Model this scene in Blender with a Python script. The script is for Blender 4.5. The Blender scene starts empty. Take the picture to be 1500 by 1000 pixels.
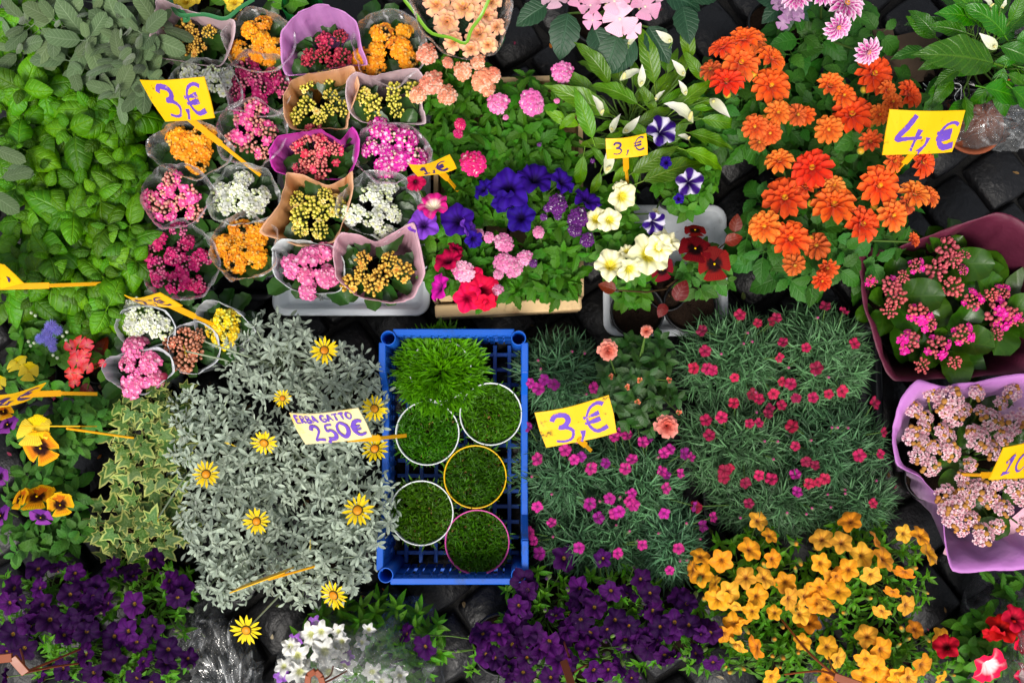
import bpy, math, random
import numpy as np
from math import sin, cos, pi, sqrt, radians
from mathutils import Matrix, Vector

# ------------------------------------------------------------------ camera, sky, sun, exposure
SC = bpy.context.scene
COL = SC.collection
CAM_H, TILT, LENS = 2.10, radians(5.0), 35.0
cd = bpy.data.cameras.new('camera'); cam = bpy.data.objects.new('camera', cd); COL.objects.link(cam)
cd.lens = LENS; cd.sensor_width = 36.0; cd.clip_start = 0.05; cd.clip_end = 500
cam.location = (0, 0, CAM_H); cam.rotation_euler = (TILT, 0, 0)
SC.camera = cam
SUN_EL, SUN_AZ = radians(56), radians(192)          # azimuth measured from +y towards +x
W = bpy.data.worlds.new('World'); SC.world = W; W.use_nodes = True
wn = W.node_tree.nodes; bg = wn['Background']
sky = wn.new('ShaderNodeTexSky'); sky.sky_type = 'NISHITA'; sky.sun_disc = False
sky.sun_elevation = SUN_EL; sky.sun_rotation = SUN_AZ
sky.air_density = 1.0; sky.dust_density = 4.0; sky.ozone_density = 0.6
grey = wn.new('ShaderNodeHueSaturation'); grey.inputs['Saturation'].default_value = .4      # high thin overcast: a greyer sky all round
W.node_tree.links.new(sky.outputs[0], grey.inputs['Color']); W.node_tree.links.new(grey.outputs[0], bg.inputs[0]); bg.inputs[1].default_value = 0.08
sd = bpy.data.lights.new('sun', 'SUN'); sun = bpy.data.objects.new('sun', sd); COL.objects.link(sun)
sd.energy = 1.5; sd.angle = radians(24); sd.color = (1.0, 0.95, 0.87)
sun.rotation_euler = Vector((sin(SUN_AZ)*cos(SUN_EL), cos(SUN_AZ)*cos(SUN_EL), sin(SUN_EL))).to_track_quat('Z', 'Y').to_euler()
SC.view_settings.view_transform = 'Standard'; SC.view_settings.look = 'None'
SC.view_settings.exposure = 1.0; SC.view_settings.gamma = 1.0
SC.view_settings.use_curve_mapping = False
SC.cycles.use_denoising = True
SC.cycles.max_bounces = 8; SC.cycles.transparent_max_bounces = 24
SC.cycles.diffuse_bounces = 3; SC.cycles.glossy_bounces = 3; SC.cycles.transmission_bounces = 4
SC.cycles.caustics_reflective = False; SC.cycles.caustics_refractive = False

# ------------------------------------------------------------------ pixels of the photograph -> points at a known height
FPX = 1500*LENS/36.0
def P(px, py, z=0.0):
    u, v = (px-750)/FPX, (500-py)/FPX
    c, s = cos(TILT), sin(TILT)
    dy, dz = v*c + s, v*s - c
    t = (z-CAM_H)/dz
    return np.array([u*t, dy*t, z])
def MPP(z): return (CAM_H-z)/FPX          # metres per pixel at height z

R = random.Random(11)
def U(a, b): return R.uniform(a, b)
def lin(hexs):
    v = [int(hexs[i:i+2], 16)/255 for i in (0, 2, 4)]
    return np.array([c/12.92 if c <= .04045 else ((c+.055)/1.055)**2.4 for c in v])

# ------------------------------------------------------------------ geometry: vertices, triangles, uv, colour
class G:
    def __init__(s, V, F, UV=None, C=None):
        s.V = np.asarray(V, float); s.F = np.asarray(F, int).reshape(-1, 3)
        s.UV = np.zeros((len(s.V), 2)) if UV is None else np.asarray(UV, float)
        s.C = np.ones((len(s.V), 3)) if C is None else np.asarray(C, float)
    def tint(s, c): return G(s.V, s.F, s.UV, s.C*np.asarray(c))
    def tf(s, M): return G(s.V@M[:3, :3].T + M[:3, 3], s.F, s.UV, s.C)
def join(gs):
    n = 0; Vs, Fs, Us, Cs = [], [], [], []
    for g in gs:
        Vs.append(g.V); Fs.append(g.F+n); Us.append(g.UV); Cs.append(g.C); n += len(g.V)
    return G(np.vstack(Vs), np.vstack(Fs), np.vstack(Us), np.vstack(Cs))
def grid(Pts, UV, C=None, wrap=False):
    a, b = Pts.shape[:2]
    i = np.arange(a-1)[:, None]; j = np.arange(b if wrap else b-1)[None, :]
    j2 = (j+1) % b
    q = np.stack([i*b+j, i*b+j2, (i+1)*b+j2, (i+1)*b+j], -1).reshape(-1, 4)
    F = np.vstack([q[:, [0, 1, 2]], q[:, [0, 2, 3]]])
    return G(Pts.reshape(-1, 3), F, UV.reshape(-1, 2), None if C is None else C.reshape(-1, 3))
_meshes = {}
def mesh(name, g, mat, smooth=True):
    m = bpy.data.meshes.new(name)
    nv, nf = len(g.V), len(g.F)
    m.vertices.add(nv); m.vertices.foreach_set('co', g.V.astype(np.float32).ravel())
    m.loops.add(nf*3); m.loops.foreach_set('vertex_index', g.F.astype(np.int32).ravel())
    m.polygons.add(nf); m.polygons.foreach_set('loop_start', np.arange(0, nf*3, 3, dtype=np.int32))
    m.polygons.foreach_set('loop_total', np.full(nf, 3, np.int32))
    m.polygons.foreach_set('use_smooth', np.full(nf, smooth))
    uv = m.uv_layers.new(name='UVMap'); uv.data.foreach_set('uv', g.UV[g.F.ravel()].astype(np.float32).ravel())
    ca = m.color_attributes.new('Col', 'FLOAT_COLOR', 'POINT')
    ca.data.foreach_set('color', np.hstack([g.C, np.ones((nv, 1))]).astype(np.float32).ravel())
    m.materials.append(mat); m.update(); m.validate()
    return m

# ------------------------------------------------------------------ objects
def thing(name, label, cat, loc, group=None):
    o = bpy.data.objects.new(name, None); COL.objects.link(o)
    o.location = tuple(float(x) for x in loc); o.empty_display_size = .03
    o['label'] = label; o['category'] = cat
    if group: o['group'] = group
    return o
def put(th, name, me, M=None, kind=None, label=None):
    """one part: M is its world matrix, the thing being an unrotated Empty"""
    o = bpy.data.objects.new(name, me); COL.objects.link(o)
    M = np.eye(4) if M is None else np.array(M, float)
    if th is not None:
        o.parent = th; M = M.copy(); M[:3, 3] -= np.array(th.location)
    o.matrix_basis = Matrix(M.tolist())
    if kind: o['kind'] = kind
    if label: o['label'] = label
    return o
def sub(part, name, me, M=None):
    o = bpy.data.objects.new(name, me); COL.objects.link(o); o.parent = part
    if M is not None: o.matrix_basis = Matrix(np.array(M).tolist())
    return o
def nrm(v):
    v = np.asarray(v, float); return v/(np.linalg.norm(v)+1e-9)
def MY(pos, d, up=(0, 0, 1), s=1.0, roll=0.0):
    """frame with +y along d and +z near up"""
    y = nrm(d); x = np.cross(y, up)
    if np.linalg.norm(x) < 1e-4: x = np.cross(y, (0, 1, .3))
    x = nrm(x); z = np.cross(x, y)
    x, z = x*cos(roll)+z*sin(roll), z*cos(roll)-x*sin(roll)
    M = np.eye(4); M[:3, 0] = x*s; M[:3, 1] = y*s; M[:3, 2] = z*s; M[:3, 3] = pos
    return M
def MZ(pos, n, spin=0.0, s=1.0, flat=1.0):
    """frame with +z along n"""
    z = nrm(n); x = nrm(np.cross((0.0, 1.0, 0.01), z)); y = np.cross(z, x)
    x, y = x*cos(spin)+y*sin(spin), y*cos(spin)-x*sin(spin)
    M = np.eye(4); M[:3, 0] = x*s; M[:3, 1] = y*s; M[:3, 2] = z*s*flat; M[:3, 3] = pos
    return M
def azel(az, el): return np.array([cos(az)*cos(el), sin(az)*cos(el), sin(el)])
def lean(amount=.35, az=None):
    a = U(0, 2*pi) if az is None else az
    return nrm((cos(a)*amount, sin(a)*amount, 1))

# ------------------------------------------------------------------ materials
def newmat(name):
    m = bpy.data.materials.new(name); m.use_nodes = True
    nt = m.node_tree; nt.nodes.clear()
    return m, nt, nt.nodes, nt.links
class N:
    """small node helper"""
    def __init__(s, nt): s.nt = nt
    def n(s, t, **k):
        x = s.nt.nodes.new(t)
        for a, b in k.items(): setattr(x, a, b)
        return x
    def put(s, sock, v):
        if hasattr(v, 'is_linked') or isinstance(v, bpy.types.NodeSocket): s.nt.links.new(v, sock)
        elif isinstance(v, (tuple, list, np.ndarray)):
            v = list(map(float, v)); sock.default_value = v + [1.0] if len(v) == 3 and sock.type == 'RGBA' else v
        else: sock.default_value = v
    def math(s, op, a, b=0.0, clamp=False):
        x = s.n('ShaderNodeMath', operation=op, use_clamp=clamp); s.put(x.inputs[0], a); s.put(x.inputs[1], b); return x.outputs[0]
    def mix(s, f, a, b, mode='MIX'):
        x = s.n('ShaderNodeMix', data_type='RGBA', blend_type=mode)
        s.put(x.inputs[0], f); s.put(x.inputs[6], a); s.put(x.inputs[7], b); return x.outputs[2]
    def rng(s, v, a, b, c, d):
        x = s.n('ShaderNodeMapRange'); s.put(x.inputs[0], v)
        for i, q in enumerate((a, b, c, d)): s.put(x.inputs[i+1], q)
        return x.outputs[0]
    def noise(s, scale, detail=3, vec=None, rough=.55):
        x = s.n('ShaderNodeTexNoise'); x.inputs['Scale'].default_value = scale; x.inputs['Detail'].default_value = detail
        x.inputs['Roughness'].default_value = rough
        if vec is not None: s.nt.links.new(vec, x.inputs['Vector'])
        return x.outputs[0]
    def obj(s): return s.n('ShaderNodeTexCoord').outputs['Object']
    def uv(s):
        x = s.n('ShaderNodeSeparateXYZ'); s.nt.links.new(s.n('ShaderNodeTexCoord').outputs['UV'], x.inputs[0]); return x.outputs[0], x.outputs[1]
    def bump(s, h, strength=.3, dist=.002):
        x = s.n('ShaderNodeBump'); s.put(x.inputs['Height'], h); x.inputs['Strength'].default_value = strength; x.inputs['Distance'].default_value = dist
        return x.outputs[0]
def leafmat(name, col, vein=None, rough=.45, spec=.35, trans=.18, veins=7, vs=.35, var=.28, edge=None, bump=.35, yellow=.12, sheen=0.0, sat=1.1, spots=.5):
    m, nt, nd, L = newmat(name); k = N(nt)
    col = lin(col); vein = lin(vein) if vein else col*1.9
    at = k.n('ShaderNodeAttribute', attribute_name='Col').outputs['Color']
    rnd = k.n('ShaderNodeObjectInfo').outputs['Random']
    u, v = k.uv()
    a = k.math('MULTIPLY', k.math('ABSOLUTE', k.math('SUBTRACT', u, .5)), 2.0)
    mid = k.rng(a, .0, .11, 1.0, 0.0)
    ph = k.math('MULTIPLY', k.math('SUBTRACT', v, k.math('MULTIPLY', a, .22)), veins*2*pi)
    sv = k.math('POWER', k.math('ABSOLUTE', k.math('COSINE', k.math('MULTIPLY', ph, .5))), 14.0)
    vm = k.math('MAXIMUM', mid, k.math('MULTIPLY', sv, .6))
    nz = k.noise(60, 3, k.obj())
    c = k.mix(k.math('MULTIPLY', vm, vs), tuple(col), tuple(vein))
    if edge:
        e = k.rng(k.math('ADD', a, k.math('MULTIPLY', k.math('SUBTRACT', nz, .5), .9)), .70, .84, 0, 1)
        c = k.mix(e, c, tuple(lin(edge)))
    c = k.mix(k.math('MULTIPLY', rnd, yellow), c, tuple(col*np.array([2.0, 1.5, .8])))
    if spots:      # brown blemishes and dry margins on some leaves
        sp = k.math('MULTIPLY', k.rng(k.noise(7, 3, k.obj(), .7), .66, .72, 0, spots), k.rng(k.math('FRACT', k.math('MULTIPLY', rnd, 13.7)), .6, .75, 0, 1))
        c = k.mix(sp, c, (.16, .10, .03))
    hsv = k.n('ShaderNodeHueSaturation')
    r2 = k.math('FRACT', k.math('MULTIPLY', rnd, 7.31))
    k.put(hsv.inputs['Value'], k.math('MULTIPLY', k.rng(r2, 0, 1, 1-var, 1+var), k.rng(nz, .3, .7, .82, 1.18)))
    k.put(hsv.inputs['Hue'], k.rng(k.math('FRACT', k.math('MULTIPLY', rnd, 3.7)), 0, 1, .488, .512))
    hsv.inputs['Saturation'].default_value = sat
    k.put(hsv.inputs['Color'], k.mix(1.0, c, at, 'MULTIPLY'))
    p = k.n('ShaderNodeBsdfPrincipled'); k.put(p.inputs['Base Color'], hsv.outputs[0])
    k.put(p.inputs['Roughness'], k.rng(nz, .3, .7, rough-.07, rough+.1)); p.inputs['Specular IOR Level'].default_value = spec
    if sheen: p.inputs['Sheen Weight'].default_value = sheen; p.inputs['Sheen Roughness'].default_value = .4
    hgt = k.math('ADD', k.math('MULTIPLY', vm, -1.0), k.math('MULTIPLY', nz, .5))
    b = k.bump(hgt, bump, .0015); L.new(b, p.inputs['Normal'])
    t = k.n('ShaderNodeBsdfTranslucent'); k.put(t.inputs[0], k.mix(1.0, hsv.outputs[0], (1.5, 1.5, .7), 'MULTIPLY'))
    ms = k.n('ShaderNodeMixShader'); ms.inputs[0].default_value = trans
    L.new(p.outputs[0], ms.inputs[1]); L.new(t.outputs[0], ms.inputs[2])
    o = k.n('ShaderNodeOutputMaterial'); L.new(ms.outputs[0], o.inputs[0])
    return m
def petalmat(name, rough=.55, spec=.25, trans=.22, var=.14, streak=.12, bump=.25, sheen=.1):
    m, nt, nd, L = newmat(name); k = N(nt)
    at = k.n('ShaderNodeAttribute', attribute_name='Col').outputs['Color']
    rnd = k.n('ShaderNodeObjectInfo').outputs['Random']
    u, v = k.uv()
    st = k.math('SINE', k.math('MULTIPLY', u, 60.0)); nz = k.noise(90, 3, k.obj())
    hsv = k.n('ShaderNodeHueSaturation')
    val = k.math('MULTIPLY', k.rng(rnd, 0, 1, 1-var, 1+var), k.rng(k.math('ADD', k.math('MULTIPLY', st, .25), nz), .2, .9, 1-streak, 1+streak))
    k.put(hsv.inputs['Value'], val); k.put(hsv.inputs['Color'], at)
    k.put(hsv.inputs['Hue'], k.rng(k.math('FRACT', k.math('MULTIPLY', rnd, 5.3)), 0, 1, .493, .507))
    p = k.n('ShaderNodeBsdfPrincipled'); k.put(p.inputs['Base Color'], hsv.outputs[0])
    p.inputs['Roughness'].default_value = rough; p.inputs['Specular IOR Level'].default_value = spec
    p.inputs['Sheen Weight'].default_value = sheen
    L.new(k.bump(k.math('ADD', k.math('MULTIPLY', st, .3), nz), bump, .0012), p.inputs['Normal'])
    t = k.n('ShaderNodeBsdfTranslucent'); k.put(t.inputs[0], hsv.outputs[0])
    ms = k.n('ShaderNodeMixShader'); ms.inputs[0].default_value = trans
    L.new(p.outputs[0], ms.inputs[1]); L.new(t.outputs[0], ms.inputs[2])
    o = k.n('ShaderNodeOutputMaterial'); L.new(ms.outputs[0], o.inputs[0])
    return m
def plain(name, col, rough=.5, spec=.4, nscale=30, namp=.15, bump=.15, bscale=None, bdist=.002, metal=0, dirt=None, dirtscale=12, dirtcut=(.58, .7), coat=0, trans=0.0):
    m, nt, nd, L = newmat(name); k = N(nt); co = k.obj()
    nz = k.noise(nscale, 4, co); col = lin(col)
    c = k.mix(nz, tuple(col*(1-namp)), tuple(col*(1+namp)))
    if dirt: c = k.mix(k.rng(k.noise(dirtscale, 6, co, .7), dirtcut[0], dirtcut[1], 0, 1), c, tuple(lin(dirt)))
    c = k.mix(1.0, c, k.n('ShaderNodeAttribute', attribute_name='Col').outputs['Color'], 'MULTIPLY')
    p = k.n('ShaderNodeBsdfPrincipled'); k.put(p.inputs['Base Color'], c); p.inputs['Metallic'].default_value = metal
    k.put(p.inputs['Roughness'], k.rng(nz, .3, .7, max(.03, rough-.08), rough+.1)); p.inputs['Specular IOR Level'].default_value = spec
    p.inputs['Coat Weight'].default_value = coat
    L.new(k.bump(k.noise(bscale or nscale*3, 4, co), bump, bdist), p.inputs['Normal'])
    sh = p.outputs[0]
    if trans:
        t = k.n('ShaderNodeBsdfTranslucent'); k.put(t.inputs[0], c)
        ms = k.n('ShaderNodeMixShader'); ms.inputs[0].default_value = trans
        L.new(sh, ms.inputs[1]); L.new(t.outputs[0], ms.inputs[2]); sh = ms.outputs[0]
    o = k.n('ShaderNodeOutputMaterial'); L.new(sh, o.inputs[0])
    return m
def wrapmat(name, col, inner=None, trans=.2, hem=True, rough=.42, alpha=1.0):
    """tinted florist film: satin sheet with a stitched-looking line below the hem and soft creases"""
    m, nt, nd, L = newmat(name); k = N(nt); u, v = k.uv(); co = k.obj()
    col = lin(col); nz = k.noise(14, 3, co)
    c = k.mix(nz, tuple(col*.9), tuple(np.minimum(col*1.1, 1)))
    if inner is not None:
        c = k.mix(k.rng(v, .25, .85, 0, 1), tuple(lin(inner)), c)
    if hem:
        line = k.rng(k.math('ABSOLUTE', k.math('SUBTRACT', v, .87)), .004, .014, 1, 0)
        c = k.mix(k.math('MULTIPLY', line, .45), c, tuple(col*.35))
    p = k.n('ShaderNodeBsdfPrincipled'); k.put(p.inputs['Base Color'], c); p.inputs['Roughness'].default_value = rough
    p.inputs['Alpha'].default_value = alpha
    fold = k.math('ADD', k.math('SINE', k.math('ADD', k.math('MULTIPLY', u, 95.0), k.math('MULTIPLY', nz, 9.0))), k.math('MULTIPLY', k.noise(45, 4, co), 2.0))
    L.new(k.bump(fold, .3, .003), p.inputs['Normal'])
    t = k.n('ShaderNodeBsdfTranslucent'); k.put(t.inputs[0], c)
    ms = k.n('ShaderNodeMixShader'); ms.inputs[0].default_value = trans
    L.new(p.outputs[0], ms.inputs[1]); L.new(t.outputs[0], ms.inputs[2])
    o = k.n('ShaderNodeOutputMaterial'); L.new(ms.outputs[0], o.inputs[0])
    return m
def filmmat(name, prints=0.0, body=.03, tint=(1, 1, 1), crease=.6, gl=1.0, pcol=(.85, .88, .9)):
    """clear cellophane: lets light through, reflects by fresnel, creased; optional small white printed marks"""
    m, nt, nd, L = newmat(name); k = N(nt); u, v = k.uv(); co = k.obj()
    nz = k.noise(26, 5, co, .7); n2 = k.noise(9, 2, co)
    wob = k.math('SINE', k.math('ADD', k.math('MULTIPLY', u, 120.0), k.math('MULTIPLY', nz, 16.0)))
    bmp = k.bump(k.math('ADD', k.math('MULTIPLY', wob, .5), k.math('MULTIPLY', nz, 3.0)), crease, .004)
    tr = k.n('ShaderNodeBsdfTransparent'); tr.inputs[0].default_value = (*tint, 1)
    g = k.n('ShaderNodeBsdfGlossy'); g.inputs['Roughness'].default_value = .09; L.new(bmp, g.inputs['Normal'])
    fr = k.n('ShaderNodeFresnel'); fr.inputs[0].default_value = 1.5; L.new(bmp, fr.inputs['Normal'])
    d = k.n('ShaderNodeBsdfDiffuse'); d.inputs[0].default_value = (*pcol, 1)
    m1 = k.n('ShaderNodeMixShader'); k.put(m1.inputs[0], k.math('MULTIPLY', fr.outputs[0], gl, True)); L.new(tr.outputs[0], m1.inputs[1]); L.new(g.outputs[0], m1.inputs[2])
    streak = k.rng(k.math('SINE', k.math('ADD', k.math('MULTIPLY', u, 47.0), k.math('MULTIPLY', n2, 22.0))), .72, 1.0, 0, 1)
    f = k.math('ADD', k.math('MULTIPLY', k.rng(nz, .52, .72, 0, 1), body*2.2), k.math('MULTIPLY', k.math('MULTIPLY', streak, k.rng(nz, .4, .6, 0, 1)), body*4))  # whitish patches and streaks painted in as reflections off the creased film
    f = k.math('ADD', f, body)
    if prints:
        vo = k.n('ShaderNodeTexVoronoi', feature='F1'); vo.inputs['Scale'].default_value = 30; L.new(co, vo.inputs['Vector'])
        vr = k.n('ShaderNodeSeparateColor'); L.new(vo.outputs['Color'], vr.inputs[0])
        spot = k.math('MULTIPLY', k.rng(vo.outputs['Distance'], .16, .2, 1, 0), k.rng(vr.outputs[0], .62, .63, 0, 1))
        cut = k.rng(k.math('SINE', k.math('MULTIPLY', k.noise(85, 1, co), 40.0)), -.3, 0, 0, 1)
        f = k.math('MAXIMUM', f, k.math('MULTIPLY', k.math('MULTIPLY', spot, cut), prints))
    m2 = k.n('ShaderNodeMixShader'); k.put(m2.inputs[0], f); L.new(m1.outputs[0], m2.inputs[1]); L.new(d.outputs[0], m2.inputs[2])
    o = k.n('ShaderNodeOutputMaterial'); L.new(m2.outputs[0], o.inputs[0])
    return m
PETAL = petalmat('petal'); PETAL_SATIN = petalmat('petal_satin', rough=.65, spec=.1, trans=.12, streak=.2, sheen=0)
BUDMAT = petalmat('bud', rough=.4, trans=.08, streak=.05, bump=.05)
SOIL = plain('soil', '1c130d', .95, .1, 120, .5, .8, 160, .004)
POTBLACK = plain('pot_black', '101113', .42, .4, 20, .2, .1)
POTTERRA = plain('pot_terracotta', '8a4a30', .7, .2, 25, .2, .2)
POTGREEN = plain('pot_green', '0f5a2c', .35, .5, 20, .15, .1)
STEM = plain('stem', '4d6b2a', .6, .3, 40, .25, .2)
STEMPALE = plain('stem_pale', '9aa88c', .7, .2, 40, .2, .2)
STEMBROWN = plain('stem_brown', '4a3722', .7, .2, 40, .25, .2)

# ------------------------------------------------------------------ leaf and petal shapes (+y along, +z up)
def prof(kind, t):
    if kind == 'ovate': return np.sin(pi*np.clip(t, 0, 1)**.72)**.85
    if kind == 'basil': return np.sin(pi*np.clip(t, 0, 1)**.66)**.62
    if kind == 'round': return np.sqrt(np.clip(1-(2*t-1)**2, 0, 1))**.85
    if kind == 'oblong': return np.clip(1-np.abs(2*t-1)**3.2, 0, 1)**.6
    if kind == 'lance': return np.sin(pi*t**.8)**.95*(1-.25*t)
    if kind == 'spat': return .16+.84*np.clip(np.sin(pi*np.clip((t-.18)/.84, 0, 1)**.95), 0, 1)**.75 * (t < .995)
    if kind == 'petal': return np.where(t < .75, .25+.75*np.sin(pi/2*np.clip(t/.75, 0, 1)), np.sqrt(np.clip(1-((t-.75)/.25)**2, 0, 1)))
    if kind == 'wedge': return np.where(t < .86, .18+.82*(np.clip(t/.86, 0, 1))**.9, np.sqrt(np.clip(1-((t-.86)/.14)**2*.55, 0, 1)))
    if kind == 'ray': return np.where(t < .55, .45+.55*t/.55, 1-((t-.55)/.45)**1.9)
    if kind == 'blade': return .9*(1-t**2.2)+.06
    return np.ones_like(t)
def leaf(L=1., Wd=.5, nl=7, nw=2, kind='ovate', fold=.15, curl=.4, cup=0., serr=0., ruff=0., bulge=0., nb=4, c0=None, c1=None, cedge=None, seed=0, twist=0., stalk=0.):
    r = np.random.RandomState(seed)
    t = np.linspace(0, 1, nl+1); s = np.linspace(-1, 1, 2*nw+1)
    w = prof(kind, t)*Wd/2; w[-1] = max(w[-1], Wd*.012); w[0] = max(w[0], Wd*.04)
    if serr: w = w*(1+serr*np.where(np.arange(nl+1) % 2, 1, -1)*(t > .15)*(t < .97))
    ph = curl*(t**1.3)
    dy, dz = np.cos(ph), -np.sin(ph)
    y = np.concatenate([[0], np.cumsum((dy[1:]+dy[:-1])/2)])*L/nl; z = np.concatenate([[0], np.cumsum((dz[1:]+dz[:-1])/2)])*L/nl
    T, S = np.meshgrid(t, s, indexing='ij'); Wm = np.repeat(w[:, None], len(s), 1)
    off = fold*np.abs(S)*Wm + cup*(S**2)*Wm
    if bulge: off = off + bulge*L*np.sin(pi*np.clip(np.abs(S), 0, 1))*(.5+.5*np.cos(2*pi*(T*nb-.25*np.abs(S))))*np.sin(pi*T)
    if ruff: off = off + ruff*L*np.abs(S)**1.5*np.sin(T*pi*2*3+r.rand()*6+(S > 0)*2)*np.sin(pi*T)**.5
    tw = twist*T
    X = S*Wm*np.cos(tw)*(1-.1*abs(cup)); off = off+S*Wm*np.sin(tw)
    Pt = np.stack([X, y[:, None]+off*np.sin(ph)[:, None], z[:, None]+off*np.cos(ph)[:, None]], -1)
    Pt[..., 1] += stalk*L
    UV = np.stack([S*.5+.5, T], -1)
    C = None
    if c0 is not None:
        c0 = np.asarray(c0); c1 = c0 if c1 is None else np.asarray(c1)
        C = c0+(c1-c0)*T[..., None]
        if cedge is not None: C = C+(np.asarray(cedge)-C)*np.clip((np.maximum(np.abs(S), T)-.62)/.38, 0, 1)[..., None]
    g = grid(Pt, UV, C)
    if stalk:
        k = tube([(0, 0, 0), (0, stalk*L, 0)], Wd*.03, Wd*.03, 4); g = join([g, G(k.V, k.F, np.full((len(k.V), 2), .5), None)])
    return g
def tube(pts, r0, r1=None, n=6, c=None):
    pts = np.asarray(pts, float); r1 = r0 if r1 is None else r1
    m = len(pts); d = np.gradient(pts, axis=0); out = []
    for i in range(m):
        a = nrm(d[i]); x = np.cross(a, (.3, .2, 1.)); x = nrm(x); y = np.cross(a, x)
        rr = r0+(r1-r0)*i/(m-1); th = np.arange(n)*2*pi/n
        out.append(pts[i]+rr*(np.cos(th)[:, None]*x+np.sin(th)[:, None]*y))
    Pt = np.array(out); uv = np.zeros((m, n, 2)); uv[..., 1] = np.linspace(0, 1, m)[:, None]; uv[..., 0] = .5
    return grid(Pt, uv, None if c is None else np.ones((m, n, 3))*np.asarray(c), wrap=True)
def arc(a, b, sag=.0, n=5, side=(0, 0, 1)):
    a, b = np.asarray(a, float), np.asarray(b, float); t = np.linspace(0, 1, n)[:, None]
    return a+(b-a)*t+np.sin(pi*t)*sag*np.asarray(side, float)
def ico(r=1., sz=1., sub=1, c=(1, 1, 1), ctip=None):
    f = (1+sqrt(5))/2
    V = [nrm(v) for v in [(-1, f, 0), (1, f, 0), (-1, -f, 0), (1, -f, 0), (0, -1, f), (0, 1, f), (0, -1, -f), (0, 1, -f), (f, 0, -1), (f, 0, 1), (-f, 0, -1), (-f, 0, 1)]]
    F = [(0, 11, 5), (0, 5, 1), (0, 1, 7), (0, 7, 10), (0, 10, 11), (1, 5, 9), (5, 11, 4), (11, 10, 2), (10, 7, 6), (7, 1, 8), (3, 9, 4), (3, 4, 2), (3, 2, 6), (3, 6, 8), (3, 8, 9), (4, 9, 5), (2, 4, 11), (6, 2, 10), (8, 6, 7), (9, 8, 1)]
    for _ in range(sub):
        mid = {}; F2 = []
        def mp(a, b):
            kk = (min(a, b), max(a, b))
            if kk not in mid: V.append(nrm(V[a]+V[b])); mid[kk] = len(V)-1
            return mid[kk]
        for a, b, c_ in F:
            x, y, z = mp(a, b), mp(b, c_), mp(c_, a); F2 += [(a, x, z), (b, y, x), (c_, z, y), (x, y, z)]
        F = F2
    V = np.array(V); C = np.ones((len(V), 3))*np.asarray(c)
    if ctip is not None: k = np.clip((V[:, 2]-.3)/.5, 0, 1)[:, None]; C = C*(1-k)+np.asarray(ctip)*k
    return G(V*[r, r, r*sz], F, np.full((len(V), 2), .5), C)
def revolve(prof_rz, n=28, c=None):
    p = np.asarray(prof_rz, float); th = np.arange(n)*2*pi/n
    Pt = np.stack([p[:, 0][:, None]*np.cos(th), p[:, 0][:, None]*np.sin(th), np.repeat(p[:, 1][:, None], n, 1)], -1)
    uv = np.zeros((len(p), n, 2)); uv[..., 0] = th/(2*pi); uv[..., 1] = np.linspace(0, 1, len(p))[:, None]
    return grid(Pt, uv, None if c is None else np.ones((len(p), n, 3))*np.asarray(c), wrap=True)
def box(sx, sy, sz, b=.0):
    """box from -s/2 to s/2 with a small bevel"""
    def ring(z, k): x, y = sx/2-k, sy/2-k; e = b; return [(-x, -y+e, z), (-x+e, -y, z), (x-e, -y, z), (x, -y+e, z), (x, y-e, z), (x-e, y, z), (-x+e, y, z), (-x, y-e, z)]
    b = b or min(sx, sy, sz)*.06; h = sz/2
    rows = [ring(-h, b), ring(-h+b, 0), ring(h-b, 0), ring(h, b)]
    Pt = np.array(rows); g = grid(Pt, np.zeros((4, 8, 2)), wrap=True)
    V = np.vstack([g.V, [[0, 0, -h], [0, 0, h]]]); n = len(g.V)
    F = list(g.F)+[(n, (i+1) % 8, i) for i in range(8)]+[(n+1, 24+i, 24+(i+1) % 8) for i in range(8)]
    return G(V, F)
def wire(a, b, w, h, bev=None):
    """a bar of section w x h from a to b"""
    a, b = np.asarray(a, float), np.asarray(b, float); L = np.linalg.norm(b-a)
    return box(w, L, h, bev or min(w, h)*.12).tf(MY((a+b)/2, b-a))
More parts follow.
